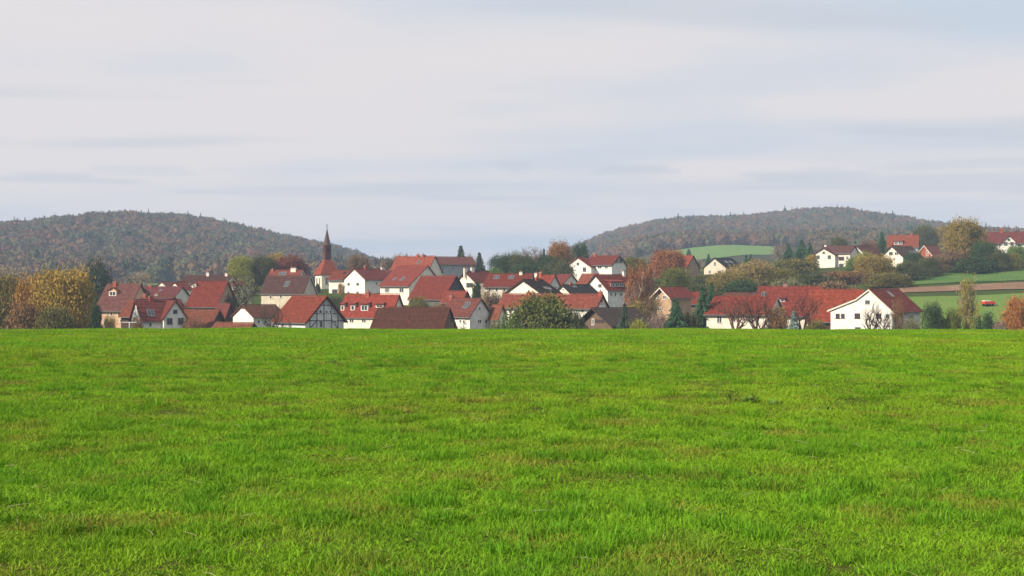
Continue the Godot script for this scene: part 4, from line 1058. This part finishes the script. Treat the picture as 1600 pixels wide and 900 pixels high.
func add_dormer(root: Node, s: Array, p: Array, top: int, low: float, h: Dictionary) -> void:
	var side: int = s[0]
	var dir := slope_of(p, top, side)
	var x: float = s[1]
	var q: float = s[2]
	var y: float = s[3] - low
	var w: float = s[4]
	var hh: float = s[5]
	var d := part("dormer", null, null, root)
	var steep := absf(dir.y / dir.x)
	var st := begin()
	var front := q
	var back_y := y + hh
	var run := (hh + 0.35) / steep + 0.6
	var inward := -float(side)
	var mid := front + inward * run / 2.0
	block(st, Vector3(x, y + hh / 2.0, mid), Vector3(w / 2, 0, 0), Vector3(0, hh / 2.0, 0), Vector3(0, 0, run / 2.0))
	d.mesh = finish(st)
	d.material_override = mats["roof_" + h.r] if s[7] == "m" else (mats.board_white if s[7] == "p" else mats[h.w])
	var rt := begin()
	if s[6] == "gable":
		for e in [-1, 1]:
			var a := Vector2(x, y + hh + w * 0.34)
			var b := Vector2(x + e * (w / 2 + 0.18), y + hh - 0.08)
			var c := (a + b) / 2.0
			var dv := (b - a) / 2.0
			var nv := Vector2(-dv.y, dv.x).normalized() * 0.06
			block(rt, Vector3(c.x, c.y + 0.07, front + inward * (run / 2.0 - 0.15)), Vector3(dv.x, dv.y, 0), Vector3(nv.x, nv.y, 0) * signf(nv.y), Vector3(0, 0, run / 2.0 + 0.15))
		var gt := begin()
		var f1 := front
		var f2 := front + inward * (run - 0.1)
		var pa := Vector3(x - w / 2, y + hh, f1)
		var pb := Vector3(x + w / 2, y + hh, f1)
		var pc := Vector3(x, y + hh + w * 0.32, f1)
		var bk := Vector3(0, 0, f2 - f1)
		tri(gt, pa, pc, pb)
		tri(gt, pa + bk, pb + bk, pc + bk)
		quad(gt, pa, pa + bk, pc + bk, pc)
		quad(gt, pb, pc, pc + bk, pb + bk)
		part("gable", finish(gt), d.material_override, d)
	else:
		var back := front + inward * ((hh + 0.9) / steep + 0.35)
		var tip := front - inward * 0.4
		var ya := y + hh + 0.02
		var yb := y + hh + 0.65
		var a3 := Vector3(x, (ya + yb) / 2.0 + 0.09, (tip + back) / 2.0)
		var dz := Vector3(0, (yb - ya) / 2.0, (back - tip) / 2.0)
		var nz := Vector3(0, dz.z, -dz.y).normalized() * 0.08
		if nz.y < 0:
			nz = -nz
		block(rt, a3, Vector3(w / 2 + 0.2, 0, 0), nz, dz)
	part("dormer_roof", finish(rt), mats["roof_" + h.r], d)
	var n := maxi(1, int(round(w / 1.5)))
	for i in n:
		var ww := minf(w / n - 0.22, 1.5)
		if ww < 0.35:
			ww = w * 0.7
		var cx := x + (i - (n - 1) / 2.0) * (w / n)
		glazing(d, snappedf(ww, 0.05), snappedf(maxf(hh - 0.35, 0.5), 0.05), "w" if s[7] != "p" else "p", Transform3D(Basis() if side > 0 else Basis(Vector3.UP, PI), Vector3(cx, y + hh / 2.0 + 0.03, front + side * 0.02)))


func add_chimney(root: Node, s: Array, p: Array, top: int, low: float) -> void:
	var mat: Material = {"brick": mats.brick, "white": mats.board_white, "grey": mats.stone}[s[3]]
	var y1: float = s[2] - low
	var y0: float = p[top].y - 1.2 - absf(s[1] - p[top].x) * 0.8
	y1 = maxf(y1, p[top].y - absf(s[1] - p[top].x) * 0.8 + 0.5)
	var c := part("chimney", box_mesh(0.75, snappedf(y1 - y0, 0.1), 0.62), mat, root)
	c.position = Vector3(s[0], (y0 + y1) / 2.0, s[1])
	var cap := part("chimney_cap", box_mesh(0.9, 0.1, 0.77), mats.stone, c)
	cap.position = Vector3(0, (y1 - y0) / 2.0 + 0.05, 0)
	var pot := part("chimney_pot", box_mesh(0.25, 0.3, 0.25), mats.brick, c)
	pot.position = Vector3(0, (y1 - y0) / 2.0 + 0.25, 0)


func add_wing(root: Node, s: Array, p: Array, top: int, low: float, h: Dictionary) -> void:
	var side: int = s[0]
	var w: float = s[2]
	var apex: float = minf(s[3] - low, p[top].y - 0.12)
	var eave: float = minf(s[4] - low, apex - 0.6)
	var face: float = (p[-1].x if side > 0 else p[0].x) + side * float(s[5])
	var inner: float = p[top].x
	var holder := part("wing", null, null, root)
	holder.position = Vector3(s[1], 0, 0)
	holder.rotation.y = -PI / 2 if side > 0 else PI / 2
	# own x of the wing points out of the front; the outline is symmetric
	var out := [Vector2(-w / 2, eave), Vector2(0, apex), Vector2(w / 2, eave)]
	var x1 := absf(face) if signf(face) == float(side) else -absf(face)
	var x0 := side * inner + 0.2
	holder.mesh = gable_prism(out, x0, x1, -0.5)
	holder.material_override = mats[h.w]
	part("wing_roof", tiled_roof(out, 1, x0, x1 + 0.4, 0.4), mats["roof_" + h.r], holder)
	for k in [-0.25, 0.25]:
		var ww := 1.1
		glazing(holder, ww, 1.25, "d", Transform3D(Basis(Vector3.UP, PI / 2), Vector3(x1 + 0.025, eave - 0.6, k * w)))
	glazing(holder, 0.8, 0.8, "d", Transform3D(Basis(Vector3.UP, PI / 2), Vector3(x1 + 0.025, lerpf(eave, apex, 0.38), 0)))


func add_beam(root: Node, s: Array, lx: float, p: Array, low: float) -> void:
	var a := face_point(s[0], s[1], s[2] - low, lx, p, 0.03)
	var b := face_point(s[0], s[3], s[4] - low, lx, p, 0.03)
	var st := begin()
	var along := (b - a) / 2.0
	var out := Vector3(1, 0, 0)
	var side := along.normalized().cross(out).normalized() * 0.085
	block(st, (a + b) / 2.0, along, side, along.normalized().cross(side).normalized() * 0.04)
	part("timber_beam", finish(st), mats.timber, root)


# ------------------------------------------------------------------ church
func make_church() -> void:
	var d := 430.0
	var x := (511.0 - 800.0) / 2222.0 * d
	var k := d / 2222.0
	var base := ground_at(x, -d) - 0.3
	var up := func(y: float) -> float: return 1.6 + (450.0 - y) * k - base
	var root := thing("church", "village church with cream choir, red pyramid roof and dark slender spire", "church", Vector3(x, base, -d), -deg_to_rad(62.0))
	var s := 2.75
	var eave: float = up.call(428.0)
	part("wall", box_mesh(2 * s, snappedf(eave, 0.01), 2 * s), mats.cream, root).position.y = eave / 2.0
	var st := begin()
	var e := s + 0.5
	var top: float = up.call(396.0)
	var n := 22
	# pyramid roof in tile courses
	for c in n:
		var r0 := e * (1.0 - float(c) / n)
		var r1 := e * (1.0 - float(c + 1) / n)
		var y0 := lerpf(eave - 0.25, top, float(c) / n) + 0.06
		var y1 := lerpf(eave - 0.25, top, float(c + 1) / n)
		for q in 4:
			var t := PI / 2 * q
			var rot := Basis(Vector3.UP, t)
			quad(st, rot * Vector3(-r0, y0, r0), rot * Vector3(-r1, y1, r1), rot * Vector3(r1, y1, r1), rot * Vector3(r0, y0, r0))
			quad(st, rot * Vector3(-r0, y0 - 0.06, r0), rot * Vector3(-r0, y0, r0), rot * Vector3(r0, y0, r0), rot * Vector3(r0, y0 - 0.06, r0))
	block(st, Vector3(0, eave - 0.27, 0), Vector3(e, 0, 0), Vector3(0, 0.06, 0), Vector3(0, 0, e))
	part("roof", finish(st), mats.roof_orangered, root)
	# steeple: square shaft, broached spire, ball and vane
	var shaft := Vector3(0.55, 0, -0.55)
	var y2: float = up.call(408.0)
	var y3: float = up.call(383.0)
	var tower := part("steeple", box_mesh(1.95, snappedf(y3 - y2, 0.01), 1.95), mats.slate, root)
	tower.position = Vector3(0, (y2 + y3) / 2.0, 0)
	for q in 4:
		var rot := Basis(Vector3.UP, PI / 2 * q)
		var lv := part("louvre", box_mesh(0.7, 1.5, 0.08), mats.board_dark, tower)
		lv.transform = Transform3D(rot, rot * Vector3(0, 0.9, 0.99))
		for z in [-1, 1]:
			var b := part("corner_board", box_mesh(0.16, snappedf(y3 - y2 - 0.1, 0.1), 0.05), mats.roof_orangered if z < 0 else mats.slate, tower)
			b.transform = Transform3D(rot, rot * Vector3(z * 0.86, 0, 0.995))
	var sp := begin()
	var y4: float = up.call(357.0)
	var prev := []
	var levels := [[y3 - 0.1, 1.32], [y3 + 0.55, 1.0], [y3 + 1.6, 0.78], [lerpf(y3, y4, 0.65), 0.42], [y4, 0.07]]
	for lv in levels:
		var ring := []
		for q in 8:
			var t := TAU * (q + 0.5) / 8.0
			var rr: float = lv[1]
			if lv == levels[0]:
				rr *= 1.0 + 0.0 * q
			ring.append(Vector3(cos(t) * rr, lv[0], sin(t) * rr))
		if prev:
			for q in 8:
				quad(sp, prev[q], prev[(q + 1) % 8], ring[(q + 1) % 8], ring[q])
		prev = ring
	part("spire", finish(sp), mats.slate, root)
	var fi := begin()
	tube(fi, [Vector3(0, y4 - 0.2, 0), Vector3(0, up.call(350.5), 0)], [0.07, 0.04], 6)
	part("finial", finish(fi), mats.board_dark, root)
	var ball := SphereMesh.new()
	ball.radius = 0.2
	ball.height = 0.4
	ball.radial_segments = 12
	ball.rings = 6
	part("ball", ball, mats.board_dark, root).position = Vector3(0, y4 + 0.5, 0)
	var vane := begin()
	block(vane, Vector3(0.0, up.call(350.8), 0), Vector3(0.36, 0, 0), Vector3(0, 0.12, 0), Vector3(0, 0, 0.03))
	part("weather_vane", finish(vane), mats.board_dark, root)
	for wx in [-1.2, 1.2]:
		for f in ["S", "E"]:
			glazing(root, 0.7, 2.0, "d", Transform3D(face_turn(f), (Vector3(wx, eave - 2.2, s + 0.03) if f == "S" else Vector3(s + 0.03, eave - 2.2, wx))))


# ------------------------------------------------------------------ trees
func limb(st: SurfaceTool, r: RandomNumberGenerator, a: Vector3, dir: Vector3, length: float, rad: float, depth: int, tips: Array) -> void:
	var pts := [a]
	var rads := [rad]
	var p := a
	var dd := dir
	for i in 3:
		dd = (dd + Vector3(r.randf_range(-0.28, 0.28), r.randf_range(-0.12, 0.2), r.randf_range(-0.28, 0.28))).normalized()
		p += dd * length / 3.0
		pts.append(p)
		rads.append(rad * (1.0 - 0.2 * (i + 1)))
	tube(st, pts, rads, 5 if depth > 2 else 3)
	tips.append(p)
	if depth <= 0:
		return
	for i in 3 if depth > 1 else 4:
		var q: Vector3 = pts[1 + (i % 3)]
		var side := Vector3(r.randf_range(-1, 1), r.randf_range(-0.1, 0.7), r.randf_range(-1, 1)).normalized()
		limb(st, r, q, (dd * 0.75 + side).normalized(), length * r.randf_range(0.55, 0.75), rad * 0.55, depth - 1, tips)


# a tree without leaves, one metre tall and about one metre across
func bare_tree(seed_: int, low := 0.22, depth := 5) -> ArrayMesh:
	var r := RandomNumberGenerator.new()
	r.seed = seed_
	var st := begin()
	var tips := []
	tube(st, [Vector3(0, -0.03, 0), Vector3(0.01, low * 0.5, 0.005), Vector3(0.0, low, 0.01)], [0.05, 0.04, 0.036], 6)
	for i in 4:
		var t := TAU * i / 4.0 + r.randf() * 0.8
		limb(st, r, Vector3(0, low, 0.01), Vector3(cos(t) * 0.75, 1.0 + 0.2 * r.randf(), sin(t) * 0.75).normalized(), 0.33, 0.026, depth - 1, tips)
	return unit_size(finish(st))


func unit_size(m: ArrayMesh) -> ArrayMesh:
	var box := m.get_aabb()
	var high := box.end.y
	var wide := maxf(box.size.x, box.size.z)
	var st := SurfaceTool.new()
	st.append_from(m, 0, Transform3D(Basis.from_scale(Vector3(1.0 / wide, 1.0 / high, 1.0 / wide)), Vector3.ZERO))
	return st.commit()


# trunk and limbs inside a leafy crown, one metre tall, crown radius one: scaled with the crown
func trunk_mesh(seed_: int) -> ArrayMesh:
	var r := RandomNumberGenerator.new()
	r.seed = seed_
	var st := begin()
	tube(st, [Vector3(0, -0.05, 0), Vector3(0.01, 0.25, 0), Vector3(-0.01, 0.6, 0.01), Vector3(0.01, 0.86, 0)], [0.055, 0.042, 0.028, 0.008], 7)
	for i in 9:
		var t := r.randf() * TAU
		var y := 0.22 + 0.055 * i
		var reach := 0.35 + 0.35 * r.randf()
		tube(st, [Vector3(0, y, 0), Vector3(cos(t) * reach * 0.5, y + 0.1, sin(t) * reach * 0.5), Vector3(cos(t) * reach, y + 0.24, sin(t) * reach)], [0.02, 0.014, 0.005], 4)
	return finish(st)


# drooping whorls of a conifer: one metre tall, radius one at the foot
func conifer(seed_: int, whorls: int, per: int, droop: float) -> ArrayMesh:
	var r := RandomNumberGenerator.new()
	r.seed = seed_
	var st := begin()
	for i in whorls:
		var f := (i + 0.3) / whorls
		var y := 0.06 + 0.93 * f
		for k in per:
			var t := TAU * (k + r.randf()) / per
			var reach := pow(1.0 - f, 0.8) * r.randf_range(0.55, 1.2) + 0.03
			var dirv := Vector3(cos(t), 0, sin(t))
			var sidev := Vector3(-sin(t), 0, cos(t))
			var tone := r.randf_range(0.7, 1.25)
			for s in 5:
				var u := (s + 0.2) / 5.0
				var c := dirv * reach * u + Vector3(0, y - droop * u * u * (1.0 - f) + r.randf_range(-0.008, 0.008), 0)
				var half := 0.16 * (1.05 - u) + 0.035
				st.set_color(Color(tone, tone, tone) * r.randf_range(0.85, 1.15))
				var tip := c + dirv * reach * 0.3 + Vector3(0, -0.03, 0)
				tri(st, c - sidev * half + Vector3(0, -0.03, 0), tip, c + Vector3(0, 0.012, 0))
				st.set_color(Color(tone, tone, tone) * r.randf_range(0.8, 1.1))
				tri(st, c + Vector3(0, 0.012, 0), tip, c + sidev * half + Vector3(0, -0.03, 0))
	return finish(st)


var shapes := {}


func make_tree_shapes() -> void:
	shapes.round = []
	shapes.bush = []
	shapes.oval = []
	shapes.loose = []
	shapes.birch = []
	shapes.bare = []
	shapes.spruce = []
	shapes.pine = []
	shapes.thuja = []
	shapes.trunk = []
	for k in 6:
		shapes.round.append(leaf_cloud(300 + k, 9000, 0.030, "round", 95))
	for k in 5:
		shapes.bush.append(leaf_cloud(320 + k, 6500, 0.036, "bush", 75))
	for k in 2:
		shapes.oval.append(leaf_cloud(340 + k, 5200, 0.036, "oval", 60))
	for k in 3:
		shapes.loose.append(leaf_cloud(350 + k, 3000, 0.026, "oval", 80))
	for k in 2:
		shapes.birch.append(leaf_cloud(360 + k, 3200, 0.036, "oval", 60))
	for k in 4:
		shapes.bare.append(bare_tree(370 + k))
	for k in 3:
		shapes.spruce.append(conifer(380 + k, 22, 15, 0.13))
	shapes.pine.append(conifer(390, 15, 13, -0.02))
	shapes.thuja.append(leaf_cloud(395, 5000, 0.05, "column", 70))
	for k in 3:
		shapes.trunk.append(trunk_mesh(400 + k))
	for k in 3:
		shapes.get_or_add("twigs", []).append(bare_tree(420 + k, 0.15, 4))


func make_tree(t: Dictionary) -> void:
	var kind: String = t.k
	var at := on_ground(t.x, t.z)
	var high: float = t.t - at.y
	var wide: float = t.w
	var called: String = {"round": "tree", "oval": "tree", "loose": "tree", "bare": "bare_tree", "spruce": "conifer", "pine": "conifer", "thuja": "conifer", "bush": "shrub", "birch": "birch_tree"}[kind]
	var cat: String = "shrub" if kind == "bush" else "tree"
	var root := thing(called, t.l, cat, at, rng.randf() * TAU, {"shrub": "shrubs around the village", "tree": "trees around the village"}[cat])
	if kind == "bare":
		var m: Material = {"twig": mats.bark, "twigred": mats.bark_red, "twigdark": mats.bark_dark}[t.c]
		var b := part("trunk", shapes.bare[rng.randi() % 4], m, root)
		b.scale = Vector3(wide, high * 1.05, wide)
		return
	var list: Array = shapes[kind]
	var crown := part("crown", list[rng.randi() % list.size()], mats["leaf_" + t.c], root)
	var lift := {"round": 0.16, "oval": 0.18, "loose": 0.12, "birch": 0.12, "bush": 0.0, "spruce": 0.03, "pine": 0.08, "thuja": 0.02}[kind] as float
	crown.position.y = high * lift
	if kind == "spruce":
		wide *= 1.5
	crown.scale = Vector3(wide / 2.0, high * (1.0 - lift), wide / 2.0)
	if wide > 6.5 and kind in ["round", "bush"]:
		var more := part("crown", list[rng.randi() % list.size()], mats["leaf_" + t.c], root)
		more.position.y = high * lift
		more.scale = crown.scale * 0.97
		more.rotation.y = 2.1
	var bark: Material = mats.bark_pale if kind == "birch" else mats.bark
	if kind in ["spruce", "pine", "thuja"]:
		var st := begin()
		tube(st, [Vector3(0, -0.3, 0), Vector3(0, high * 0.9, 0)], [wide * 0.05, 0.03], 6)
		part("trunk", finish(st), bark, root)
		return
	if kind in ["loose", "birch"]:
		var tw := part("trunk", shapes.twigs[rng.randi() % 3], bark, root)
		tw.scale = Vector3(wide, high, wide)
		return
	var tk := part("trunk", shapes.trunk[rng.randi() % 3], bark, root)
	tk.scale = Vector3(wide / 2.0, high, wide / 2.0)
	if kind == "bush":
		tk.scale = Vector3(wide / 2.0 * 0.9, high * 0.85, wide / 2.0 * 0.9)


# ------------------------------------------------------------------ small things
func make_small_things() -> void:
	# white T-shaped post by the peach house
	var at := on_ground(-66.2, -246.0)
	var t := thing("clothes_post", "white T-shaped clothes post in front of the peach house", "post", at, 0.15)
	var high := 1.6 + (450.0 - 504.0) / 2222.0 * 246.0 - at.y
	part("post", box_mesh(0.13, snappedf(high, 0.01), 0.13), mats.frame_white, t).position.y = high / 2.0
	part("crossbar", box_mesh(2.5, 0.11, 0.11), mats.frame_white, t).position.y = high + 0.055
	# red farm trailer on the pasture
	var w := thing("farm_trailer", "small red farm trailer with pale load parked on green pasture", "trailer", on_ground(110.5, -330.0), 0.2)
	var bed := begin()
	block(bed, Vector3(0, 0.75, 0), Vector3(1.35, 0, 0), Vector3(0, 0.09, 0), Vector3(0, 0, 0.8))
	for s in [-1, 1]:
		block(bed, Vector3(0, 1.06, s * 0.77), Vector3(1.35, 0, 0), Vector3(0, 0.22, 0), Vector3(0, 0, 0.03))
		block(bed, Vector3(s * 1.32, 1.06, 0), Vector3(0.03, 0, 0), Vector3(0, 0.22, 0), Vector3(0, 0, 0.74))
	part("bed", finish(bed), mats.red_paint, w)
	var load_ := begin()
	block(load_, Vector3(-0.45, 1.28, 0), Vector3(0.75, 0, 0), Vector3(0, 0.22, 0), Vector3(0, 0, 0.68))
	part("load", finish(load_), mats.board_white, w)
	for sx in [-0.75, 0.75]:
		for sz in [-0.72, 0.72]:
			var c := CylinderMesh.new()
			c.top_radius = 0.36
			c.bottom_radius = 0.36
			c.height = 0.2
			c.radial_segments = 18
			var wheel := part("wheel", c, mats.tyre, w)
			wheel.rotation.x = PI / 2
			wheel.position = Vector3(sx, 0.36, sz)
	var bar := begin()
	tube(bar, [Vector3(1.3, 0.7, 0), Vector3(2.5, 0.5, 0)], [0.06, 0.05], 6)
	part("drawbar", finish(bar), mats.tyre, w)
	# broad-leaved weeds in the meadow
	for wd in [[-3.83, -30.4, 0.13, 14, "single dark broad-leaved weed standing alone in the meadow"], [3.28, -20.0, 0.13, 30, "wide dark clump of dock leaves in the meadow grass"], [3.62, -19.6, 0.10, 16, "small dock clump beside the wide dark clump"], [4.1, -18.7, 0.09, 18, "low clump of dull dock leaves with brown seed stalks"]]:
		weed(wd)
	# a fresh molehill near the camera
	var mh := thing("molehill", "small molehill of red-brown earth in the meadow grass", "molehill", on_ground(-1.88, -8.55))
	var ms := begin()
	for ring in 5:
		for k in 14:
			var q := []
			for c in [[0, 0], [0, 1], [1, 1], [1, 0]]:
				var th: float = TAU * ((k + c[1]) % 14) / 14.0
				var f: float = (ring + c[0]) / 5.0
				var lump := 0.8 + 0.5 * speck.get_noise_2d(cos(th) * 9.0 * f, sin(th) * 9.0 * f + ring + c[0])
				q.append(Vector3(cos(th) * 0.085 * f, (0.045 * (1.0 - f * f)) * lump - 0.012 * f, sin(th) * 0.07 * f))
			quad(ms, q[0], q[3], q[2], q[1])
	part("earth", finish(ms), mats.earth, mh)
	# low pale wall under the brick house
	var lw := thing("garden_wall", "low pale stone garden wall below the brick gabled house", "wall", on_ground(131.0, -436.0), -0.1)
	var ws := begin()
	block(ws, Vector3(0, 0.3, 0), Vector3(4.2, 0, 0), Vector3(0, 0.55, 0), Vector3(0, 0, 0.2))
	part("masonry", finish(ws), mats.stone, lw)
	var cs := begin()
	block(cs, Vector3(0, 0.9, 0), Vector3(4.3, 0, 0), Vector3(0, 0.05, 0), Vector3(0, 0, 0.27))
	part("coping", finish(cs), mats.stone, lw)


# ------------------------------------------------------------------ meadow grass
func grass_patch(seed_: int, blades: int, radius: float, hmin: float, hmax: float, wide: float) -> ArrayMesh:
	var r := RandomNumberGenerator.new()
	r.seed = seed_
	var st := begin()
	for i in blades:
		var t := r.randf() * TAU
		var k := radius * sqrt(r.randf())
		var base := Vector3(cos(t) * k, -0.012, sin(t) * k)
		var h := lerpf(hmin, hmax, pow(r.randf(), 1.6))
		var turn := r.randf() * TAU
		var side := Vector3(cos(turn), 0, sin(turn)) * wide * r.randf_range(0.6, 1.2)
		var lean := Vector3(r.randfn(), 0, r.randfn()) * h * 0.62
		var mid := base + Vector3(0, h * 0.6, 0) + lean * 0.4
		var tip := base + Vector3(0, h * r.randf_range(0.65, 1.0), 0) + lean
		var tone := r.randf_range(0.55, 1.5)
		var dry := r.randf()
		var col := Color(tone, tone, tone)
		if dry > 0.965:
			col = Color(tone * 2.3, tone * 1.5, tone * 6.0)
		elif dry > 0.8:
			col = Color(tone * 1.35, tone * 1.08, tone * 1.1)
		st.set_color(col)
		quad(st, base - side, mid - side * 0.8, mid + side * 0.8, base + side)
		tri(st, mid - side * 0.8, tip, mid + side * 0.8)
	return finish(st)


func make_grass() -> void:
	var mat := StandardMaterial3D.new()
	mat.resource_name = "grass_blades"
	mat.vertex_color_use_as_albedo = true
	mat.cull_mode = BaseMaterial3D.CULL_DISABLED
	mat.roughness = 0.65
	mat.metallic_specular = 0.2
	mat.backlight_enabled = true
	mat.backlight = Color(0.55, 0.62, 0.35)
	var root := Node3D.new()
	root.name = "meadow_grass"
	add_child(root)
	root.set_meta("kind", "stuff")
	root.set_meta("label", "short bright green meadow grass running up to the crest")
	root.set_meta("category", "grass")
	var kinds := []
	for k in 8:
		kinds.append(grass_patch(500 + k, 560, 0.34, 0.022, 0.075, 0.0029))
	for k in 3:
		kinds.append(grass_patch(520 + k, 300, 0.16, 0.04, 0.11, 0.0034))
	for k in 4:
		kinds.append(grass_patch(540 + k, 420, 0.5, 0.025, 0.08, 0.006))
	var places := []
	for k in kinds.size():
		places.append([])
	var d := 3.4
	while d < 92.0:
		var step := 0.26 if d < 18.0 else (0.36 if d < 34.0 else 0.44)
		var half := d * 0.385 + 2.6
		var x := -half + rng.randf() * step
		while x < half:
			var px := x + rng.randf_range(-0.5, 0.5) * step
			var pd := d + rng.randf_range(-0.5, 0.5) * step
			x += step
			var n1 := wobble.get_noise_2d(px * 1.9 + 300.0, pd * 1.9)
			var n2 := broad.get_noise_2d(px * 4.0, pd * 4.0 + 90.0)
			var n3 := speck.get_noise_2d(px * 1.7, pd * 1.7)
			var n4 := speck.get_noise_2d(px * 4.4 + 70.0, pd * 3.4)
			var col := Color(0.19, 0.37, 0.016)
			col = col.lerp(Color(0.12, 0.29, 0.014), clampf(0.12 + 1.2 * n1 + 1.7 * n4, 0.0, 1.0) * 0.8)
			col = col.lerp(Color(0.25, 0.37, 0.022), clampf(1.6 * n2 + 0.1, 0.0, 1.0) * 0.7)
			col = col.lerp(Color(0.29, 0.25, 0.05), clampf(2.6 * (n3 - 0.27), 0.0, 0.65))
			col = col * rng.randf_range(0.78, 1.2)
			col.a = 1.0
			var k := rng.randi() % 8
			var s := rng.randf_range(0.85, 1.15)
			var tall := clampf(0.86 + 0.35 * n1 + 1.2 * n4, 0.42, 1.6) * s
			if d > 34.0:
				k = 11 + rng.randi() % 4
			elif n4 > 0.16 and rng.randf() < 0.5:
				k = 8 + rng.randi() % 3
				col = col.lerp(Color(0.09, 0.25, 0.014), 0.4)
			var basis := Basis(Vector3.UP, rng.randf() * TAU).scaled(Vector3(s, tall, s))
			places[k].append([Transform3D(basis, on_ground(px, -pd)), col])
		d += step
	# straws lying in the grass and little rosettes of broad leaves
	var straw := begin()
	tube(straw, [Vector3(-0.5, 0.02, 0), Vector3(0.0, 0.12, 0.04), Vector3(0.5, 0.16, 0)], [0.011, 0.011, 0.005], 4)
	var rosette := begin()
	for i in 9:
		var t := TAU * i / 9.0 + 0.3 * sin(i * 2.0)
		var o := Vector3(cos(t), 0, sin(t))
		var q := Vector3(-sin(t), 0, cos(t)) * 0.26
		var mid := o * 0.5 + Vector3(0, 0.55 + 0.35 * sin(i * 3.0), 0)
		rosette.set_color(Color.WHITE * (0.85 + 0.3 * sin(i * 5.0)))
		quad(rosette, Vector3.ZERO, mid - q, o + Vector3(0, 0.6 + 0.5 * sin(i * 3.0), 0), mid + q)
	var straws := []
	var leaves := []
	for i in 420:
		var pd := 7.0 + 38.0 * pow(rng.randf(), 1.4)
		var px := rng.randf_range(-1, 1) * (pd * 0.38 + 1.0)
		var b := Basis(Vector3.UP, rng.randf() * TAU).scaled(Vector3.ONE * rng.randf_range(0.07, 0.17))
		var c := Color(0.42, 0.42, 0.24) * rng.randf_range(0.7, 1.15)
		straws.append([Transform3D(b, on_ground(px, -pd) + Vector3(0, rng.randf_range(0.02, 0.05), 0)), c])
	for i in 5200:
		var pd := 7.0 + 40.0 * pow(rng.randf(), 1.2)
		var px := rng.randf_range(-1, 1) * (pd * 0.38 + 1.0)
		if speck.get_noise_2d(px * 1.2 - 60.0, pd * 1.2) < 0.02:
			continue
		var b := Basis(Vector3.UP, rng.randf() * TAU).scaled(Vector3.ONE * rng.randf_range(0.014, 0.034))
		var c := Color(0.12, 0.27, 0.02).lerp(Color(0.26, 0.38, 0.05), rng.randf())
		leaves.append([Transform3D(b, on_ground(px, -pd) + Vector3(0, rng.randf_range(0.012, 0.04), 0)), c])
	scatter("straws", finish(straw), mat, straws, root)
	scatter("broad_leaves", finish(rosette), mat, leaves, root)
	for k in kinds.size():
		scatter("grass_blades", kinds[k], mat, places[k], root)


func weed_leaf(k: int) -> ArrayMesh:
	var key := "weed%d" % k
	if not meshes.has(key):
		var st := begin()
		var w := 0.13 + 0.03 * k
		var prev_l := Vector3(-0.02, 0, 0)
		var prev_r := Vector3(0.02, 0, 0)
		for i in 5:
			var f := (i + 1) / 5.0
			var half := w * sin(PI * minf(f * 0.86 + 0.1, 1.0)) + 0.004
			var c := Vector3(0, 0.62 * f - 0.42 * f * f, 0.85 * f)
			var l := c + Vector3(-half, 0.05, 0)
			var r := c + Vector3(half, 0.05, 0)
			quad(st, prev_l, l, c, prev_l.lerp(prev_r, 0.5) - Vector3(0, 0.0, 0))
			quad(st, prev_l.lerp(prev_r, 0.5), c, r, prev_r)
			prev_l = l
			prev_r = r
		meshes[key] = finish(st)
	return meshes[key]


func weed(wd: Array) -> void:
	var root := thing("weed", wd[4], "weed", on_ground(wd[0], wd[1]), 0.0)
	for i in wd[3]:
		var lf := part("leaf", weed_leaf(i % 3), mats.weed_leaf if i % 6 else mats.weed_dry, root)
		var s: float = wd[2] * rng.randf_range(0.7, 1.25)
		var spread: float = wd[2] * 0.035 * wd[3]
		lf.transform = Transform3D(Basis(Vector3.UP, rng.randf() * TAU) * Basis(Vector3.RIGHT, rng.randf_range(-0.7, 0.25)).scaled(Vector3.ONE * s), Vector3(rng.randfn() * spread, 0.02, rng.randfn() * spread * 0.6))
